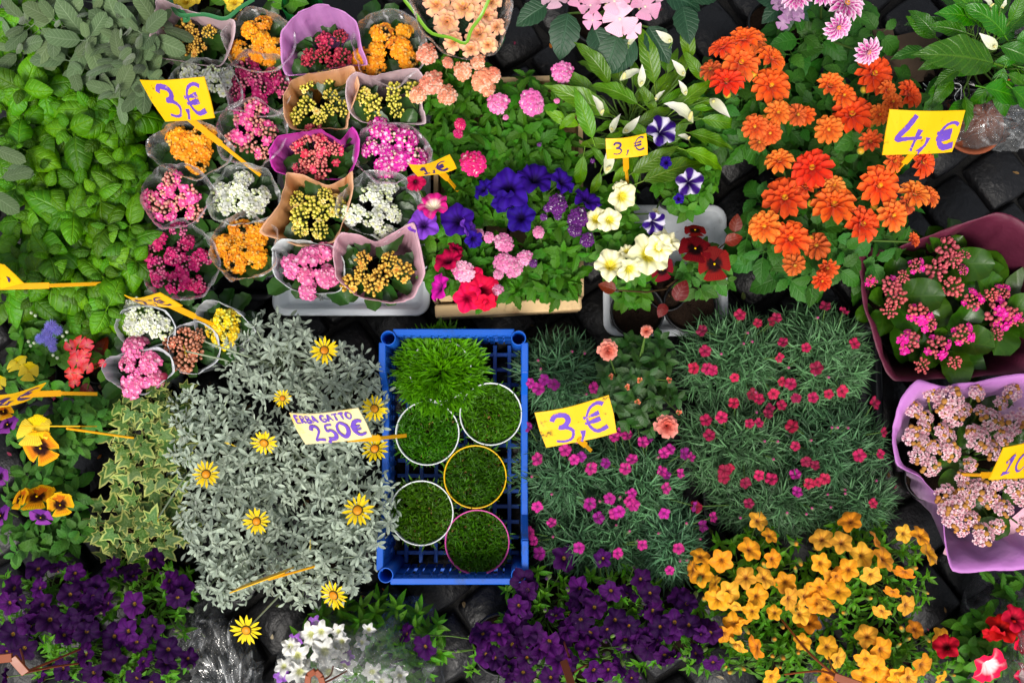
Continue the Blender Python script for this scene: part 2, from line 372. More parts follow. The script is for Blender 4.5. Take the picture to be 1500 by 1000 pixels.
# ------------------------------------------------------------------ flower heads (face +z, radius about 1)
def ring_petals(n, r0, g, el, spin=0., jit=.08, s=1., sj=.08, seed=0):
    """n copies of petal g around z, starting at radius r0, rising by el"""
    rr = random.Random(seed); out = []
    for i in range(n):
        a = spin+2*pi*(i+rr.uniform(-jit, jit))/n; e = el+rr.uniform(-.12, .12); k = s*(1+rr.uniform(-sj, sj))
        out.append(g.tf(MY(azel(a, 0)*r0, azel(a, e), s=k, roll=rr.uniform(-.12, .12))))
    return out
def petunia(co, ct, cv=None, star=None, lob=.1, deep=.75, ruf=.09, seed=0, na=40, nr=8, eye=.22, ring=None):
    r_ = np.random.RandomState(seed); ph = r_.rand()*6
    t = np.linspace(0.02, 1, nr); th = np.arange(na)*2*pi/na
    T, A = np.meshgrid(t, th, indexing='ij'); c5 = np.cos(5*A)
    rad = T*(1+lob*c5*T**2+.04*np.sin(2*A+ph)*T) * (1-.06*np.clip(np.cos(5*A+pi), 0, 1)**8*T)
    z = -deep*(1-T)**2.6 - .12*T**4 + ruf*T**3*(np.sin(10*A+ph)+.6*np.sin(7*A+2*ph)) - .10*c5*T**2
    Pt = np.stack([rad*np.cos(A), rad*np.sin(A), z], -1)
    co, ct = np.asarray(co), np.asarray(ct); k = np.clip((T-eye)/.22, 0, 1)[..., None]
    C = ct*(1-k)+co*k
    if ring is not None: q = np.exp(-((T-eye-.12)/.09)**2)[..., None]; C = C*(1-q)+np.asarray(ring)*q
    if cv is not None: q = (np.clip(np.cos(5*A), 0, 1)**10*np.clip(1.1-T, 0, 1))[..., None]*.8; C = C*(1-q)+np.asarray(cv)*q
    if star is not None: q = (np.clip(np.cos(5*A+pi+.3*np.sin(2*A+ph))*.5+.5-(1.0-.6*T+.2*np.sin(3*A+ph)*np.sin(A+2*ph)), 0, 1)*3.2).clip(0, 1)[..., None]; C = C*(1-q)+np.asarray(star)*q
    return grid(Pt, np.stack([A/(2*pi), T], -1), C, wrap=True)
def dahlia(co, cin, cc, seed=0, rows=((11, .22, .02, 1.), (10, .18, .36, .9), (8, .12, .75, .68), (6, .07, 1.15, .45)), cedge=None, Wd=.44):
    gs = []
    for q, (n, r0, el, s) in enumerate(rows):
        p = leaf(.8, Wd, 5, 2, 'petal', fold=0, cup=.75, curl=.35-.15*q, c0=np.asarray(cin), c1=np.asarray(co), cedge=cedge, seed=q)
        gs += ring_petals(n, r0, p, el, spin=q*.31, s=s, seed=seed*10+q)
    return join(gs), ico(.15, .6, 1, cc).tf(MZ((0, 0, .12), (0, 0, 1)))
def gazania(seed=0):
    y, d, o = lin('ffdd08'), lin('4a3a08'), lin('d8890a')
    p = leaf(.74, .2, 6, 1, 'ray', fold=.35, curl=.12, c0=y*.75, c1=y)
    gs = ring_petals(15, .27, p, .1, s=1., sj=.16, jit=.2, seed=seed)+ring_petals(4, .26, p, .3, spin=.2, s=.8, jit=.3, seed=seed+50)
    return join(gs), join([revolve([(.36, 0), (.33, .05), (.27, .09)], 20, d), revolve([(.28, .08), (.24, .14), (.14, .18), (.01, .19)], 16, o)])
def floret5(c, eye, w=.85, notch=.25, seed=0, n=5):
    t = np.linspace(.03, 1, 5); th = np.arange(n*6)*2*pi/(n*6); T, A = np.meshgrid(t, th, indexing='ij')
    c5 = np.cos(n*A); rad = T*(.66+.34*np.sqrt(np.abs(np.cos(n*A/2)))-.0)-notch*.5*T**3*np.clip(c5, 0, 1)**6
    z = .1*T**2*c5 - .25*(1-T)**3
    C = np.where(T[..., None] < .3, np.asarray(eye), np.asarray(c)*(0.85+.15*T[..., None]))
    return grid(np.stack([rad*np.cos(A), rad*np.sin(A), z], -1), np.stack([A/(2*pi), T], -1), C, wrap=True)
def verbena(c, eye, c2=None, n=15, seed=0, flat=.36):
    rr = random.Random(seed); gs = []
    f = [floret5(np.asarray(c), eye), floret5(np.asarray(c2 if c2 is not None else c), eye)]
    for i in range(n):
        a = i*2.39996; q = sqrt((i+.4)/n); e = q*1.15+rr.uniform(-.08, .08)
        nn = np.array([cos(a)*sin(e), sin(a)*sin(e), cos(e)]); pos = nn*[.84, .84, flat]*(1+rr.uniform(-.2, .16))
        gs.append(f[rr.random() < .4].tf(MZ(pos, nn+[rr.uniform(-.25, .25), rr.uniform(-.25, .25), .3], rr.uniform(0, 6), .41*rr.uniform(.8, 1.2))))
    gs.append(ico(.4, .4, 1, lin('3f6a1e')))
    return join(gs)
def dianthus(c, eye, seed=0):
    rr = np.random.RandomState(seed); n = 60
    t = np.linspace(.03, 1, 6); th = np.arange(n)*2*pi/n; T, A = np.meshgrid(t, th, indexing='ij')
    fr = 1+.1*np.where(np.arange(n) % 2, 1, -1)[None, :]*(T > .95)
    rad = T*(.8+.2*np.abs(np.cos(2.5*A))**.6)*fr; z = .14*T*np.cos(5*A+1)+.1*np.sin(3*A+rr.rand()*6)*T**2-.2*(1-T)**2
    C = np.asarray(eye)+(np.asarray(c)-np.asarray(eye))*np.clip((T-.15)/.3, 0, 1)[..., None]
    C = C*(1+.25*np.sin(5*A+2)[..., None]*.4)
    return grid(np.stack([rad*np.cos(A), rad*np.sin(A), z], -1), np.stack([A/(2*pi), T], -1), np.clip(C, 0, 1), wrap=True)
def pansy(up, low, blotch, rim=None, seed=0):
    """two upper petals, two side petals, one broad lower petal; dark face"""
    def pet(col, bl, W_=1.4, L_=.95, ba=.55):
        g = leaf(L_, W_, 7, 3, 'wedge', fold=0, cup=-.1, curl=.15, ruff=.04, seed=seed)
        t, s = g.UV[:, 1], np.abs(g.UV[:, 0]-.5)*2
        C = np.ones((len(t), 3))*np.asarray(col)
        if rim is not None: q = np.clip((np.maximum(t, s)-.72)/.2, 0, 1)[:, None]; C = C*(1-q)+np.asarray(rim)*q
        if bl is not None: q = np.clip((ba-t-s*.12)/.1, 0, 1)[:, None]; C = C*(1-q)+np.asarray(bl)*q
        g.C = C; return g
    gs = []
    for a, zz, col, bl in ((1.15, -.05, up, None), (1.99, -.08, up, None), (.12, .0, low, blotch), (3.02, .02, low, blotch), (-1.57, .06, low, blotch)):
        s = 1.08 if a == -1.57 else 1.
        gs.append(pet(col, bl).tf(MY(azel(a, 0)*.02+[0, 0, zz], azel(a, .12), s=s)))
    gs.append(ico(.07, .7, 1, lin('f5c400')).tf(MZ((0, -.02, .12), (0, 0, 1))))
    return join(gs)
def rose(co, cin, cedge=None, n=24, seed=0, open_=1.):
    rr = random.Random(seed); gs = []
    for i in range(n):
        q = (i+.5)/n; a = i*2.39996; el = 1.45-1.25*q*open_
        c = np.asarray(cin)*(1-q)+np.asarray(co)*q
        p = leaf(.62+.35*q, .5+.5*q, 5, 2, 'wedge', fold=0, cup=.55-.35*q, curl=.25+.75*q, ruff=.05, c0=c*.9, c1=c, cedge=cedge, seed=i)
        gs.append(p.tf(MY(azel(a, 0)*(.03+.2*q)+[0, 0, -.1*q], azel(a, el), s=1.-.05*q, roll=rr.uniform(-.2, .2))))
    return join(gs)
def hydra(c, cc, seed=0):
    p = leaf(.92, 1.22, 7, 3, 'wedge', fold=0, cup=.1, curl=.3, ruff=.05, c0=np.asarray(c)*.8+.15, c1=c, seed=seed)
    return join(ring_petals(4, .06, p, .15, jit=.1, seed=seed)+[ico(.1, .8, 1, cc)])
def kfloret(c, cc, seed=0, n=9):
    p = leaf(.95, .62, 4, 1, 'petal', fold=.25, curl=.2, c0=np.asarray(c)*.9, c1=c)
    q = leaf(.6, .42, 3, 1, 'petal', fold=.3, curl=.1, c0=cc, c1=c)
    return join(ring_petals(6, .08, p, .12, seed=seed, jit=.15)+ring_petals(5, .04, q, .6, spin=.4, seed=seed+1)+[ico(.13, .8, 0, cc).tf(MZ((0, 0, .08), (0, 0, 1)))])
def kcluster(bud, tip, fl, cc, openf=.3, n=34, seed=0, big=.4):
    """umbel of buds and open florets, unit radius"""
    rr = random.Random(seed); gs = []; b = ico(.16, 1.35, 1, bud, tip); f = kfloret(fl, cc, seed)
    for i in range(n):
        a = i*2.39996+rr.uniform(-.3, .3); q = sqrt((i+.4)/n); e = q*1.4
        nn = np.array([cos(a)*sin(e), sin(a)*sin(e), cos(e)])
        pos = nn*[.92, .92, .6]*(1+rr.uniform(-.16, .08))
        k = rr.uniform(.75, 1.25)
        if rr.random() < openf: gs.append(f.tf(MZ(pos*1.06, nn+[rr.uniform(-.4, .4), rr.uniform(-.4, .4), .5], rr.uniform(0, 6), big*k)))
        else: gs.append(b.tint(rr.uniform(.75, 1.15)).tf(MZ(pos, nn+[0, 0, .25], 0, k)))
        if i % 3 == 0: gs.append(tube(arc((0, 0, -.9), pos*.95, .0, 3), .04, .035, 4, lin('6d7a35')))
    return join(gs)
def ageratum(c, seed=0):
    rr = random.Random(seed); gs = [ico(.7, .7, 1, np.asarray(c)*.6)]
    p = leaf(.55, .07, 2, 1, 'blade', curl=.3, c0=np.asarray(c)*.8, c1=np.asarray(c)*1.15)
    for i in range(90):
        a = i*2.39996; e = sqrt((i+.5)/90)*1.5; nn = np.array([cos(a)*sin(e), sin(a)*sin(e), cos(e)])
        gs.append(p.tf(MY(nn*.5, nn+[rr.uniform(-.3, .3), rr.uniform(-.3, .3), 0])))
    return join(gs)
_cache = {}
def M_(key, fn, mat, name=None):
    """shared mesh data by key"""
    if key not in _cache: _cache[key] = mesh(name or key.split('/')[0], fn(), mat)
    return _cache[key]
def variants(key, n, fn, mat): return [M_(f'{key}/{i}', lambda i=i: fn(i), mat) for i in range(n)]
def pick(l): return l[R.randrange(len(l))]

# ------------------------------------------------------------------ leaf kinds
LM = dict(
    basil=leafmat('leaf_basil', '3f7607', '7aa628', .38, .35, .15, 6, .35, .45, sat=1.12, bump=.9, yellow=.4),
    sage=leafmat('leaf_sage', '566a4c', '8a9c7e', .75, .15, .12, 9, .45, .25, bump=.5, sheen=.35),
    kal=leafmat('leaf_kalanchoe', '29481f', '47662f', .36, .45, .06, 4, .25, .25, bump=.15),
    kalbig=leafmat('leaf_kalanchoe_big', '2f5018', '57752f', .33, .5, .08, 4, .25, .22, edge=None, bump=.2),
    verb=leafmat('leaf_verbena', '3a6a20', '5f8c3c', .5, .3, .15, 7, .4, .3, bump=.6),
    petu=leafmat('leaf_petunia', '46772a', '6d9a48', .5, .3, .2, 5, .3, .28),
    calib=leafmat('leaf_calibrachoa', '4c7f28', '7ba84e', .48, .3, .22, 4, .3, .32),
    spath=leafmat('leaf_peace_lily', '4a7a18', '93ac4c', .34, .5, .2, 10, .45, .35, bump=.6, yellow=.5),
    spathb=leafmat('leaf_peace_lily_broad', '2f6418', '78a044', .3, .5, .14, 10, .4, .28, bump=.6, yellow=.2),
    hyd=leafmat('leaf_hydrangea', '1d3d28', '41644a', .45, .4, .08, 8, .5, .2, bump=.5),
    dahl=leafmat('leaf_dahlia', '2f5c22', '4a7436', .5, .3, .12, 6, .4, .3, bump=.5),
    rose=leafmat('leaf_rose', '294a1e', '47683a', .42, .4, .1, 6, .35, .25),
    ivy=leafmat('leaf_ivy', '42622e', '7f9260', .5, .3, .1, 4, .5, .3, edge='a4aa66'),
    gaz=leafmat('leaf_silver', '95a594', 'c8d2c6', .85, .1, .12, 5, .6, .3, sat=.9, spots=.3, bump=.4, yellow=.04, sheen=.5),
    dian=leafmat('leaf_dianthus', '446848', '80a27c', .5, .35, .14, 2, .3, .2, bump=.1),
    wheat=leafmat('leaf_wheatgrass', '4f8a1c', '86b64a', .45, .4, .25, 2, .3, .25, bump=.1),
    pansy=leafmat('leaf_pansy', '3f6c2c', '5c8648', .5, .3, .15, 6, .4, .28, bump=.5),
    coleus=leafmat('leaf_begonia_bronze', '6a2a20', '96564a', .42, .4, .2, 5, .35, .25),
)
def shp(kind, i):
    if kind == 'basil': return leaf(1, .66+.06*(i % 2), 12, 3, 'basil', .06, .9+.35*i, cup=-.6, bulge=.06, nb=4, seed=i, stalk=.1)
    if kind == 'sage': return leaf(1, .4+.07*(i % 3), 9, 2, 'oblong', .12, .3+.2*i, cup=-.25, ruff=.012, bulge=.008, nb=7, seed=i, stalk=.2)
    if kind == 'kal': return leaf(1, .72, 8, 3, 'round', .22, .35, cup=.2, serr=.05, ruff=.03, seed=i, stalk=.15)
    if kind == 'kalbig': return leaf(1, .85, 9, 3, 'round', .1, .5+.25*i, cup=.35, ruff=.04, seed=i, stalk=.1)
    if kind == 'verb': return leaf(1, .42, 9, 2, 'ovate', .25, .5+.2*i, serr=.14, seed=i)
    if kind == 'petu': return leaf(1, .6, 6, 2, 'ovate', .18, .45+.2*i, seed=i)
    if kind == 'calib': return leaf(1, .36, 5, 1, 'lance', .3, .4+.25*i, seed=i)
    if kind == 'spath': return leaf(1, .35, 12, 2, 'lance', .3, .55+.25*i, ruff=.03, seed=i, twist=.15, stalk=.25)
    if kind == 'spathb': return leaf(1, .5, 12, 2, 'lance', .24, .55+.25*i, ruff=.03, seed=i, twist=.15, stalk=.2)
    if kind == 'hyd': return leaf(1, .66, 11, 3, 'ovate', .14, .35+.2*i, serr=.045, bulge=.02, nb=6, seed=i)
    if kind == 'dahl': return leaf(1, .62, 9, 2, 'ovate', .16, .5+.2*i, serr=.08, bulge=.02, seed=i, stalk=.2)
    if kind == 'rose': return leaf(1, .58, 8, 2, 'ovate', .2, .35+.2*i, serr=.04, seed=i)
    if kind == 'gaz': return leaf(1, .31, 7, 1, 'spat', .3, .25+.4*i, seed=i)
    if kind == 'pansy': return leaf(1, .56, 9, 2, 'ovate', .2, .5+.2*i, serr=.07, bulge=.02, seed=i, stalk=.15)
    if kind == 'coleus': return leaf(1, .72, 7, 2, 'ovate', .3, .4+.2*i, ruff=.03, seed=i)
    if kind == 'ivy':
        # five-pointed leaf as a fan of points
        ang = np.radians([-150, -118, -92, -62, -40, -22, 0, 22, 40, 62, 92, 118, 150]); rad = np.array([.3, .5, .34, .68, .4, .52, 1., .52, .4, .68, .34, .5, .3])
        rad = rad*(1+.1*np.sin(np.arange(13)*(2+i)))
        pts = np.stack([np.sin(ang)*rad*.8, np.cos(ang)*rad*.8+.25, -.14*rad**2+.05*np.sin(ang*3+i)], -1)
        rows = np.stack([np.repeat([[0, .2, 0]], 13, 0), .2*np.array([[0, .2, 0]])+.8*.85*pts+np.array([[0, .02, .03]]), pts])
        uv = np.zeros((3, 13, 2)); uv[0] = (.5, .1); uv[1, :, 0] = .80; uv[2, :, 0] = 1.; uv[1:, :, 1] = .5
        return grid(rows, uv)
LEAF = {k: variants('leaf_'+k, 3, lambda i, k=k: shp(k, i), LM[k]) for k in LM if k not in ('dian', 'wheat')}
def put_leaf(th, kind, pos, d, s, roll=None, name='leaf', up=(0, 0, 1)):
    return put(th, name, pick(LEAF[kind]), MY(pos, d, up, s, U(-.5, .5) if roll is None else roll))
def shoot(th, kind, pos, axis, tiers, az0=None, stems=None, name='leaf', ej=.25):
    """leaf pairs (or whorls) around a tip; tiers = [(count, length, elevation, drop)]"""
    az0 = U(0, 6.28) if az0 is None else az0
    ax = nrm(axis); x = nrm(np.cross(ax, (.1, 1, .2))); y = np.cross(ax, x)
    for q, (n, L, el, drop) in enumerate(tiers):
        for i in range(n):
            a = az0+q*1.4+2*pi*i/n+U(-.25, .25); e = el+U(-ej, ej)
            d = (x*cos(a)+y*sin(a))*cos(e)+ax*sin(e)
            put_leaf(th, kind, np.asarray(pos)-ax*drop, d, L*U(.85, 1.15), name=name, up=ax)
    if stems is not None: stems.append(np.asarray(pos))
def disc(n, rx, ry=None, jit=.25, rot=0):
    ry = ry or rx; out = []
    for i in range(n):
        q = sqrt((i+.5)/n); a = i*2.39996+rot
        out.append((rx*q*cos(a)+U(-1, 1)*jit*rx/sqrt(n), ry*q*sin(a)+U(-1, 1)*jit*ry/sqrt(n), q))
    return out
_pots = {}
def pot(th, c, r=.05, h=.1, z=0.006, mat=None, soil=True, square=False):
    mat = mat or POTBLACK; key = f'pot/{r:.3f}/{h:.3f}/{mat.name}'
    me = M_(key, lambda: revolve([(r*.02, 0), (r*.72, 0), (r*.74, .004), (r*.93, h*.86), (r*1.02, h*.87), (r*1.02, h), (r*.95, h), (r*.9, h*.8), (r*.88, h*.55)], 24), mat)
    p = put(th, 'pot', me, MZ((c[0], c[1], z), (0, 0, 1)))
    if soil:
        ms = M_(f'soil/{r:.3f}/{h:.3f}', lambda: soilgeo(r*.905), SOIL)
        sub(p, 'soil', ms, MZ((0, 0, h*.83), (0, 0, 1)))
    return p
def soilgeo(r, nr_=7, na=26):
    rs = np.random.RandomState(3); t = np.linspace(.02, 1, nr_); th = np.arange(na)*2*pi/na
    T, A = np.meshgrid(t, th, indexing='ij')
    return grid(np.stack([r*T*np.cos(A), r*T*np.sin(A), rs.uniform(-.003, .003, T.shape)], -1), np.stack([A, T], -1), wrap=True)
def stems(th, base, tips, r=.0022, mat=None, sag=.012, name='stem'):
    if not tips: return
    gs = []
    for t in tips:
        b = np.array([base[0]+U(-.012, .012), base[1]+U(-.012, .012), base[2]])
        m = (b+t)/2+np.array([U(-1, 1)*sag, U(-1, 1)*sag, sag*.6]); gs.append(tube([b, m*.5+b*.5+[0, 0, .004], m, m*.4+np.asarray(t)*.6, t], r*1.2, r*.75, 5))
    g = join(gs); g.V = g.V-np.array([base[0], base[1], 0])
    put(th, name, mesh(name, g, mat or STEM), TR(base[0], base[1], 0))
def TR(x, y, z):
    M = np.eye(4); M[:3, 3] = (x, y, z); return M
def plant(name, label, cat, px, py, z, group=None):
    c = P(px, py, z); return thing(name, label, cat, (c[0], c[1], 0), group), c
def flower(th, name, me, px, py, z, r_px, tilt=.3, az=None, flat=1., part=None, partname='centre', spin=None, n=None):
    """a flower head seen at (px, py), height z, radius in photo pixels"""
    p = P(px, py, z)
    nn = n if n is not None else lean(U(0, tilt), az)
    o = put(th, name, me, MZ(p, nn, U(0, 6.28) if spin is None else spin, r_px*MPP(z), flat))
    if part is not None: sub(o, partname, part)
    return o, p
# ------------------------------------------------------------------ ground: dark basalt setts
GROUND = plain('ground_joint', '0c0b0a', .8, .3, 30, .4, .6, 60, .006)
STONE = plain('basalt_stone', '141416', .45, .35, 22, .3, .7, 60, .006, dirt='15130f', dirtscale=9)
g = grid(np.stack(np.meshgrid(np.linspace(-60, 60, 9), np.linspace(-60, 60, 9), [0.]), -1)[:, :, 0][:, :, [0, 1, 2]].swapaxes(0, 1), np.zeros((9, 9, 2)))
ground = bpy.data.objects.new('ground', mesh('ground', g, GROUND)); COL.objects.link(ground); ground['kind'] = 'structure'
ground.location = (0, 0, -.03)
def sett(i):
    r = np.random.RandomState(i); s = np.array([-1.03, -.98, -.86, 0, .86, .98, 1.03]); n = 7; X, Y = np.meshgrid(s, s, indexing='ij')
    e = np.maximum(np.abs(X), np.abs(Y)); sx, sy = .0585*r.uniform(.95, 1.02), .0585*r.uniform(.95, 1.02)
    k = 1-.09*(np.abs(X*Y))**3+r.uniform(-.015, .015, X.shape)
    Z = .006*(1-e**2)+r.uniform(-.002, .002, X.shape)-.006*(e > .95)
    Z = np.where(e > 1, -.03, Z)
    return grid(np.stack([X*sx*k, Y*sy*k, Z], -1), np.stack([X, Y], -1))
SETTS = variants('cobblestone', 5, sett, STONE)
rest = []
ca, sa = cos(.62), sin(.62)
for i in range(-24, 25):
    for j in range(-24, 25):
        x0, y0 = i*.124+.062*(j % 2), j*.124
        x, y = x0*ca-y0*sa, x0*sa+y0*ca+.1
        if abs(x) > 1.9 or y < -1.5 or y > 1.7: continue
        M = MZ((x+U(-.004, .004), y+U(-.004, .004), -.008+U(-.003, .003)), nrm((U(-.05, .05), U(-.05, .05), 1)), .62+pi/2*R.randrange(4)+U(-.06, .06))
        if abs(x) < 1.12 and -.86 < y < .98: put(ground, 'cobblestone', pick(SETTS), TR(0, 0, .03-.03) @ M)
        else: rest.append(sett(R.randrange(5)).tf(M))
put(ground, 'cobblestone_field', mesh('cobblestone_field', join(rest), STONE), np.eye(4), kind='stuff')
del rest

# ------------------------------------------------------------------ trays and crates
def tray(name, label, cat, pxs, z, mat, h=.045, rim=.012, rad=.03, cells=None):
    """thermoformed tray: pxs = (x0, y0, x1, y1) of the outer rim seen at height h"""
    a, b = P(pxs[0], pxs[3], h), P(pxs[2], pxs[1], h); cx, cy = (a[0]+b[0])/2, (a[1]+b[1])/2; w, d = b[0]-a[0], b[1]-a[1]
    def loop(inset, zz, n=8):
        rr = max(rad-inset, .006); pts = []
        for k, (qx, qy) in enumerate(((1, 1), (-1, 1), (-1, -1), (1, -1))):
            for q in range(n+1):
                an = k*pi/2+q*pi/2/n; pts.append((qx*(w/2-inset-rr)+rr*cos(an), qy*(d/2-inset-rr)+rr*sin(an), zz))
        return pts
    rows = [loop(.012, z), loop(.006, z+.004), loop(.003, h-.008), loop(0, h-.006), loop(0, h-.001), loop(.003, h), loop(rim, h), loop(rim+.003, h-.002), loop(rim+.012, z+.012), loop(rim+.02, z+.008), loop(min(w, d)/2-.008, z+.008)]
    Pt = np.array(rows)
    t = thing(name, label, cat, (cx, cy, 0))
    put(t, 'tray_shell', mesh('tray_shell', grid(Pt, np.zeros(Pt.shape[:2]+(2,)), wrap=True), mat), TR(cx, cy, 0))
    # raised ribs across the floor
    gx = M_(f'rib/{d:.3f}', lambda: box(.008, d-.07, .014, .002), mat)
    n = max(2, int(w/.11))
    for i in range(1, n): put(t, 'rib', gx, TR(cx-w/2+w*i/n, cy, z+.0145))
    return t
TRAYW = plain('tray_white', 'e6eff6', .35, .4, 12, .06, .08, dirt='8a9499', dirtscale=7, dirtcut=(.62, .75))
TRAYG = plain('tray_grey', 'd2d8de', .4, .4, 12, .08, .1, dirt='5d5f5e', dirtscale=9, dirtcut=(.58, .72))
TRAYK = plain('tray_black', '14161a', .35, .45, 15, .2, .1)
tray('plant_tray', 'pale blue-white plastic tray with a rounded rim under lilac and amber bouquets', 'tray', (398, 118, 632, 462), .004, TRAYW)
tray('plant_tray', 'black plastic tray under the clear-wrapped crimson and orange bouquets', 'tray', (205, 96, 412, 440), .004, TRAYK)
tray('plant_tray', 'grey plastic tray holding cream petunias and dark red pansies in black pots', 'tray', (884, 300, 1064, 492), .004, TRAYG)
tray('plant_tray', 'black plastic tray hidden beneath the crimson dianthus clumps', 'tray', (1030, 470, 1290, 770), .004, TRAYK, .03)

# wooden fruit crate
WOOD = plain('pine_wood', 'dcbc8c', .7, .25, 9, .2, .35, 40, .002, dirt='8a6238', dirtscale=14, dirtcut=(.55, .75))
def woodcrate():
    H_ = .125
    a, b = P(637, 452, H_), P(850, 120, H_); x0, x1, y0, y1 = a[0], b[0], a[1], b[1]
    t = thing('wooden_crate', 'rough pine fruit crate full of verbenas and petunias', 'crate', ((x0+x1)/2, (y0+y1)/2, 0))
    def slat(nm, p, q, w, h): put(t, nm, mesh(nm, wire(p, q, w, h), WOOD, False))
    rot = .012
    for z in (.03, .075, H_-.016):
        hh = .038 if z < .1 else .03
        slat('slat', (x0, y0-.005, z), (x1, y0+.012, z), .012 if z < .1 else .026, hh)
        slat('slat', (x0, y1, z), (x1, y1+.01, z), .012, hh)
    for z in (.03, .075):
        slat('slat', (x0-.002, y0+.02, z), (x0-.002, y1-.012, z), .01, .036)
        slat('slat', (x1+.002, y0+.03, z), (x1+.002, y1-.01, z), .01, .036)
    for i in range(6): slat('floor_slat', (x0+.02+(x1-x0-.04)*i/5, y0+.02, .012), (x0+.02+(x1-x0-.04)*i/5, y1-.012, .012), .045, .006)
    for x in (x0+.022, x1-.022):
        for y in (y0+.03, y1-.022): put(t, 'corner_post', mesh('corner_post', box(.028, .028, H_-.012, .003), WOOD, False), TR(x, y, (H_-.012)/2+.004))
woodcrate()

# blue plastic crate
BLUE = plain('crate_blue', '0b54b8', .42, .4, 14, .16, .15, dirt='2a4468', dirtscale=16, dirtcut=(.56, .74))
def bluecrate():
    zc, zm, zf = .205, .135, .016
    TL, TR_, BR, BL = P(563, 488, zc), P(768, 484, zc), P(770, 852, zc), P(553, 850, zc)
    cx, cy = (TL+BR)[:2]/2
    x0, x1 = (TL[0]+BL[0])/2, (TR_[0]+BR[0])/2; y1, y0 = (TL[1]+TR_[1])/2, (BL[1]+BR[1])/2
    t = thing('vegetable_crate', 'bright blue slotted plastic crate holding round pots of grass', 'crate', (cx, cy, 0))
    def bar(nm, p, q, w, h): return put(t, nm, mesh(nm, wire(p, q, w, h), BLUE, False))
    # corner tubes
    cy_m = M_('corner_tube', lambda: revolve([(.010, 0), (.0145, 0), (.0145, zc), (.0135, zc+.0015), (.0122, zc), (.0122, .03), (.001, .03)], 20), BLUE)
    for x in (x0+.012, x1-.012):
        for y in (y0+.012, y1-.012): put(t, 'corner_tube', cy_m, TR(x, y, .004))
    # top rims: short sides high, long sides dip in the middle
    for y, s in ((y0, 1), (y1, -1)):
        bar('rim', (x0+.02, y, zc-.006), (x1-.02, y, zc-.006), .012, .012)
        bar('rail', (x0+.02, y+s*.004, zc-.05), (x1-.02, y+s*.004, zc-.05), .006, .014)
        bar('rail', (x0+.02, y+s*.004, .07), (x1-.02, y+s*.004, .07), .006, .014)
        pn = put(t, 'end_panel', mesh('end_panel', wire((x0+.02, y+s*.003, zc-.028), (x1-.02, y+s*.003, zc-.028), .005, .032), BLUE, False))
        for i in range(13):
            x = x0+.03+(x1-x0-.06)*i/12; bar('wall_slat', (x, y+s*.005, .012), (x, y+s*.005, zc-.012), .010 if i % 3 else .018, .004)
    for x, s in ((x0, 1), (x1, -1)):
        bar('rim', (x, y0+.02, zc-.006), (x, y0+.075, zc-.008), .013, .012); bar('rim', (x, y1-.02, zc-.006), (x, y1-.075, zc-.008), .013, .012)
        bar('rim', (x, y0+.072, zc-.008), (x, y0+.115, zm), .013, .012); bar('rim', (x, y1-.072, zc-.008), (x, y1-.115, zm), .013, .012)
        bar('rim', (x, y0+.11, zm), (x, y1-.11, zm), .013, .012)
        for z in (.045, .09): bar('rail', (x+s*.004, y0+.02, z), (x+s*.004, y1-.02, z), .006, .012)
        for i in range(21):
            y = y0+.03+(y1-y0-.06)*i/20; top = zc-.014 if (i < 3 or i > 17) else zm-.004
            bar('wall_slat', (x+s*.005, y, .012), (x+s*.005, y, top), .004, .010)
        for yy in (y0+.045, y1-.045): put(t, 'side_panel', mesh('side_panel', wire((x+s*.002, yy-.028, .13), (x+s*.002, yy+.028, .13), .005, .13), BLUE, False))
    for i in range(8): bar('floor_slat', (x0+.03+(x1-x0-.06)*i/7, y0+.01, zf), (x0+.03+(x1-x0-.06)*i/7, y1-.01, zf), .008, .006)
    for i in range(14): bar('floor_slat', (x0+.01, y0+.03+(y1-y0-.06)*i/13, zf-.002), (x1-.01, y0+.03+(y1-y0-.06)*i/13, zf-.002), .008, .006)
bluecrate()

# ------------------------------------------------------------------ litter on the stones
gs = []
pl = [leaf(1, .6, 4, 1, 'petal', .2, .5), leaf(1, .4, 4, 1, 'lance', .2, .7)]
for i in range(420):
    x, y = U(-1.1, 1.1), U(-.8, .95); c_ = pick([lin('7a5a30'), lin('4a3a20'), lin('c06a1a'), lin('8a2a4a'), lin('5a6a2a'), lin('b8a888'), lin('6a4a2a')])
    gs.append(pick(pl).tint(c_).tf(MY((x, y, .001+U(0, .004)), azel(U(0, 6.28), U(-.1, .25)), s=U(.006, .018), roll=U(-.6, .6))))
litter = put(None, 'litter', mesh('litter', join(gs), PETAL), kind='stuff'); litter['label'] = 'dry petals and leaf scraps scattered over the dark stones'
# ------------------------------------------------------------------ florist wrappers and kalanchoe bouquets
WR = dict(
    lilac=wrapmat('film_lilac', 'e2ccd2', 'ccb0b8', .45), pinklilac=wrapmat('film_pink_lilac', 'e4bcc8', 'cca0b0', .45),
    purple=wrapmat('film_purple', 'e2a4e2', 'dca4de', .45), magenta=wrapmat('film_magenta', 'd840bc', 'cc84d0', .42),
    amber=wrapmat('film_amber', 'eec098', 'e4a224', .42), white=wrapmat('film_white', 'd9dde2', 'c6cace', .35, False, .45, .9),
    burgundy=wrapmat('paper_burgundy', '5a1430', '420c24', .12, False, .6), orchid=wrapmat('paper_orchid', 'cc84d2', 'd8bcda', .3, False, .6),
    printed=wrapmat('paper_printed', 'dbe2e2', 'b8c0c0', .3, False, .4))
FILM = filmmat('cellophane', 1.0, .10, gl=.7); FILM2 = filmmat('cellophane_plain', 0, .05, crease=.9, gl=1.0)
FILMT = filmmat('film_crumpled', 0, .11, crease=1.0, gl=1.3); FILMK = filmmat('film_dark', 0, .03, tint=(.16, .16, .18), crease=.9, gl=1.4, pcol=(.05, .05, .06))
